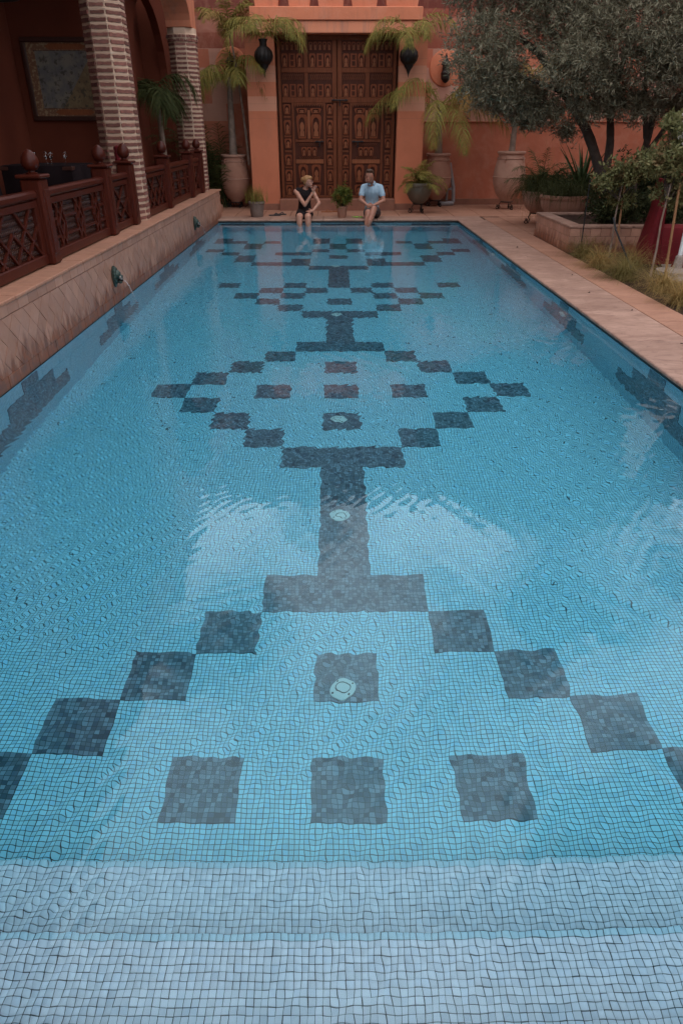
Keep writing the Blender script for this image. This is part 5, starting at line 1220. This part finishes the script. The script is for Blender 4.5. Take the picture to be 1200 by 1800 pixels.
# --- woman
W0 = (-.66, 15.86, .069)
wo = thing('person', W0, 'blond woman in a black dress seated on the pool edge, hand raised', 'person')
def rel(p_, o_=W0): return tuple(np.array(p_) - np.array(o_))
def ch_(l, o_=W0): return [[(rel(p_, o_), r_) for p_, r_ in c_] for c_ in l]
neck = (-.625, 15.81, .66); head = (-.57, 15.765, .772)
shR, elR, wrR = (-.83, 15.83, .585), (-.64, 15.60, .345), (-.465, 15.60, .585)
shL, elL, wrL = (-.475, 15.86, .575), (-.345, 15.72, .37), (-.475, 15.60, .235)
caps = [[((-.66, 15.92, .17), .135), ((-.655, 15.90, .36), .115), ((-.65, 15.87, .52), .12), (neck, .048), (head, .055)],
        [(shR, .052), (((shR[0] + elR[0]) / 2, (shR[1] + elR[1]) / 2 - .01, (shR[2] + elR[2]) / 2), .045), (elR, .038), (wrR, .024)],
        [(shL, .050), (elL, .038), (wrL, .024)], [((-.65, 15.87, .565), .07), (shR, .052)], [((-.65, 15.87, .565), .07), (shL, .05)],
        [((-.73, 15.88, .155), .095), ((-.755, 15.50, .125), .068), ((-.755, 15.46, -.10), .058), ((-.745, 15.47, -.33), .036), ((-.745, 15.38, -.37), .03)],
        [((-.60, 15.88, .155), .095), ((-.575, 15.50, .125), .068), ((-.575, 15.46, -.10), .058), ((-.58, 15.47, -.33), .036), ((-.58, 15.38, -.37), .03)]]
caps += hand(wrR, elR, (.35, -.1, .95), (-.7, -.5, .3), .35); caps += hand(wrL, elL, (-.9, -.25, -.25), (.1, .2, .9), .5)
hx, hy, hz = head
balls = [((hx, hy, hz + .01), (.088, .074, .105)), ((hx + .035, hy - .02, hz - .035), (.055, .052, .06)), ((hx + .092, hy - .045, hz - .005), (.017, .015, .02)), ((hx + .072, hy - .045, hz - .055), (.022, .026, .012)), ((hx - .005, hy - .074, hz), (.014, .008, .024)), ((hx + .06, hy - .03, hz - .09), (.03, .032, .022))]
part(wo, 'body', blob(ch_(caps), [(rel(b_[0]), b_[1]) for b_ in balls], .0075, 4), SK)
dress = [[((-.66, 15.93, .165), .158), ((-.655, 15.90, .36), .130), ((-.65, 15.865, .53), .137)], [((-.65, 15.865, .575), .085), ((-.79, 15.84, .60), .062)], [((-.65, 15.865, .575), .085), ((-.515, 15.865, .59), .060)],
         [((-.73, 15.88, .155), .112), ((-.75, 15.62, .140), .092)], [((-.60, 15.88, .155), .112), ((-.58, 15.62, .140), .092)], [((-.74, 15.63, .125), .075), ((-.59, 15.63, .125), .075)]]
part(wo, 'dress', blob(ch_(dress), [(rel((-.66, 15.90, .14)), (.19, .16, .09))], .009, 3), M['dress'])
hair = [((hx - .022, hy + .008, hz + .035), (.088, .082, .092)), ((hx + .02, hy + .0, hz + .07), (.075, .07, .05)), ((hx - .105, hy + .01, hz + .045), (.045, .046, .048)), ((hx - .05, hy + .01, hz - .01), (.05, .068, .065))]
part(wo, 'hair', blob([], [(rel(b_[0]), b_[1]) for b_ in hair], .008, 2), M['blond'])
gl_ = MB(); 
for dx, dy in ((.078, -.068), (.098, -.02)):
    rg = [(hx + dx + .004 * math.cos(a), hy + dy + .022 * math.cos(a), hz + .017 + .017 * math.sin(a)) for a in np.linspace(0, 6.283, 15)]; gl_.tube([rel(q) for q in rg], .0035, 5, False)
gl_.tube([rel((hx + .075, hy - .085, hz + .02)), rel((hx - .01, hy - .084, hz + .02))], .0035, 5)
part(wo, 'glasses', gl_.mesh('glasses', True), M['black'])
# --- man
M0 = (.77, 15.95, .069)
mo = thing('person', M0, 'man in a pale blue polo shirt and shorts seated on the pool edge', 'person')
def cm(l): return ch_(l, M0)
head = (.705, 15.76, .865); neck = (.75, 15.885, .765); hx, hy, hz = head
shR, elR, wrR = (.600, 15.95, .652), (.53, 15.83, .425), (.665, 15.68, .335)
shL, elL, wrL = (.945, 15.95, .648), (1.02, 15.84, .41), (.80, 15.68, .33)
caps = [[((.78, 16.0, .19), .14), ((.775, 15.98, .42), .125), ((.77, 15.93, .58), .14), (neck, .058), (head, .06)],
        [(shR, .062), (elR, .042), (wrR, .028)], [(shL, .062), (elL, .042), (wrL, .028)],
        [((.71, 15.95, .165), .10), ((.68, 15.56, .20), .070), ((.66, 15.44, -.04), .060), ((.68, 15.42, -.30), .038), ((.68, 15.33, -.34), .032)],
        [((.86, 15.95, .165), .10), ((.80, 15.54, .27), .068), ((.715, 15.40, .06), .058), ((.62, 15.37, -.14), .038), ((.54, 15.33, -.17), .032)]]
caps += hand(wrR, elR, (.75, -.3, -.1), (0, .2, .9), .7); caps += hand(wrL, elL, (-.75, -.3, -.1), (0, .2, .9), .7)
balls = [((hx, hy, hz + .015), (.084, .098, .116)), ((hx - .03, hy - .045, hz - .055), (.058, .055, .062)), ((hx - .04, hy - .098, hz - .03), (.014, .02, .022)), ((hx - .04, hy - .085, hz - .075), (.026, .018, .011)), ((hx + .08, hy - .0, hz - .005), (.010, .016, .028)), ((hx - .08, hy - .0, hz - .005), (.010, .016, .028))]
part(mo, 'body', blob(cm(caps), [(rel(b_[0], M0), b_[1]) for b_ in balls], .0075, 4), SK2)
polo = [[((.78, 16.0, .24), .158), ((.775, 15.98, .42), .145), ((.77, 15.93, .58), .155), ((.764, 15.92, .69), .095), ((.76, 15.905, .735), .068)], [((.77, 15.95, .69), .07), (shR, .070), ((.555, 15.885, .525), .066)], [((.77, 15.95, .69), .07), (shL, .070), ((.99, 15.89, .515), .066)]]
po_ = part(mo, 'polo_shirt', blob(cm(polo), [], .009, 3), M['polo'])
link('collar', MB().tube([rel((.79, 15.82, .715), M0), rel((.83, 15.88, .75), M0), rel((.795, 15.96, .77), M0), rel((.72, 15.96, .77), M0), rel((.68, 15.88, .75), M0), rel((.72, 15.82, .715), M0)], [.016] * 6, 8, True, 1.6).mesh('collar', True), M['polo'], po_)
sh_ = [[((.78, 16.0, .17), .155), ((.78, 15.99, .22), .15)], [((.71, 15.95, .165), .118), ((.685, 15.62, .195), .098)], [((.86, 15.95, .165), .118), ((.815, 15.60, .245), .098)]]
part(mo, 'shorts', blob(cm(sh_), [], .009, 3), M['shorts'])
hair = [((hx + .01, hy + .025, hz + .065), (.092, .095, .085)), ((hx + .0, hy - .040, hz + .112), (.078, .06, .042)), ((hx + .01, hy + .05, hz + .01), (.08, .06, .07))]
eb = MB()
for s in (-1, 1): eb.ball(rel((hx - .028 + s * .032, hy - .088, hz + .004), M0), (.014, .008, .006), 8, 6).ball(rel((hx - .028 + s * .034, hy - .088, hz + .026), M0), (.020, .008, .005), 8, 6)
part(mo, 'eyes', eb.mesh('eyes', True), M['brown_hair'])
part(mo, 'mouth', MB().ball(rel((hx - .04, hy - .101, hz - .078), M0), (.020, .004, .0035), 8, 6).mesh('mouth', True), skinmat('lips', (.26, .09, .07)))
part(mo, 'hair', blob([], [(rel(b_[0], M0), b_[1]) for b_ in hair], .008, 2), M['brown_hair'])
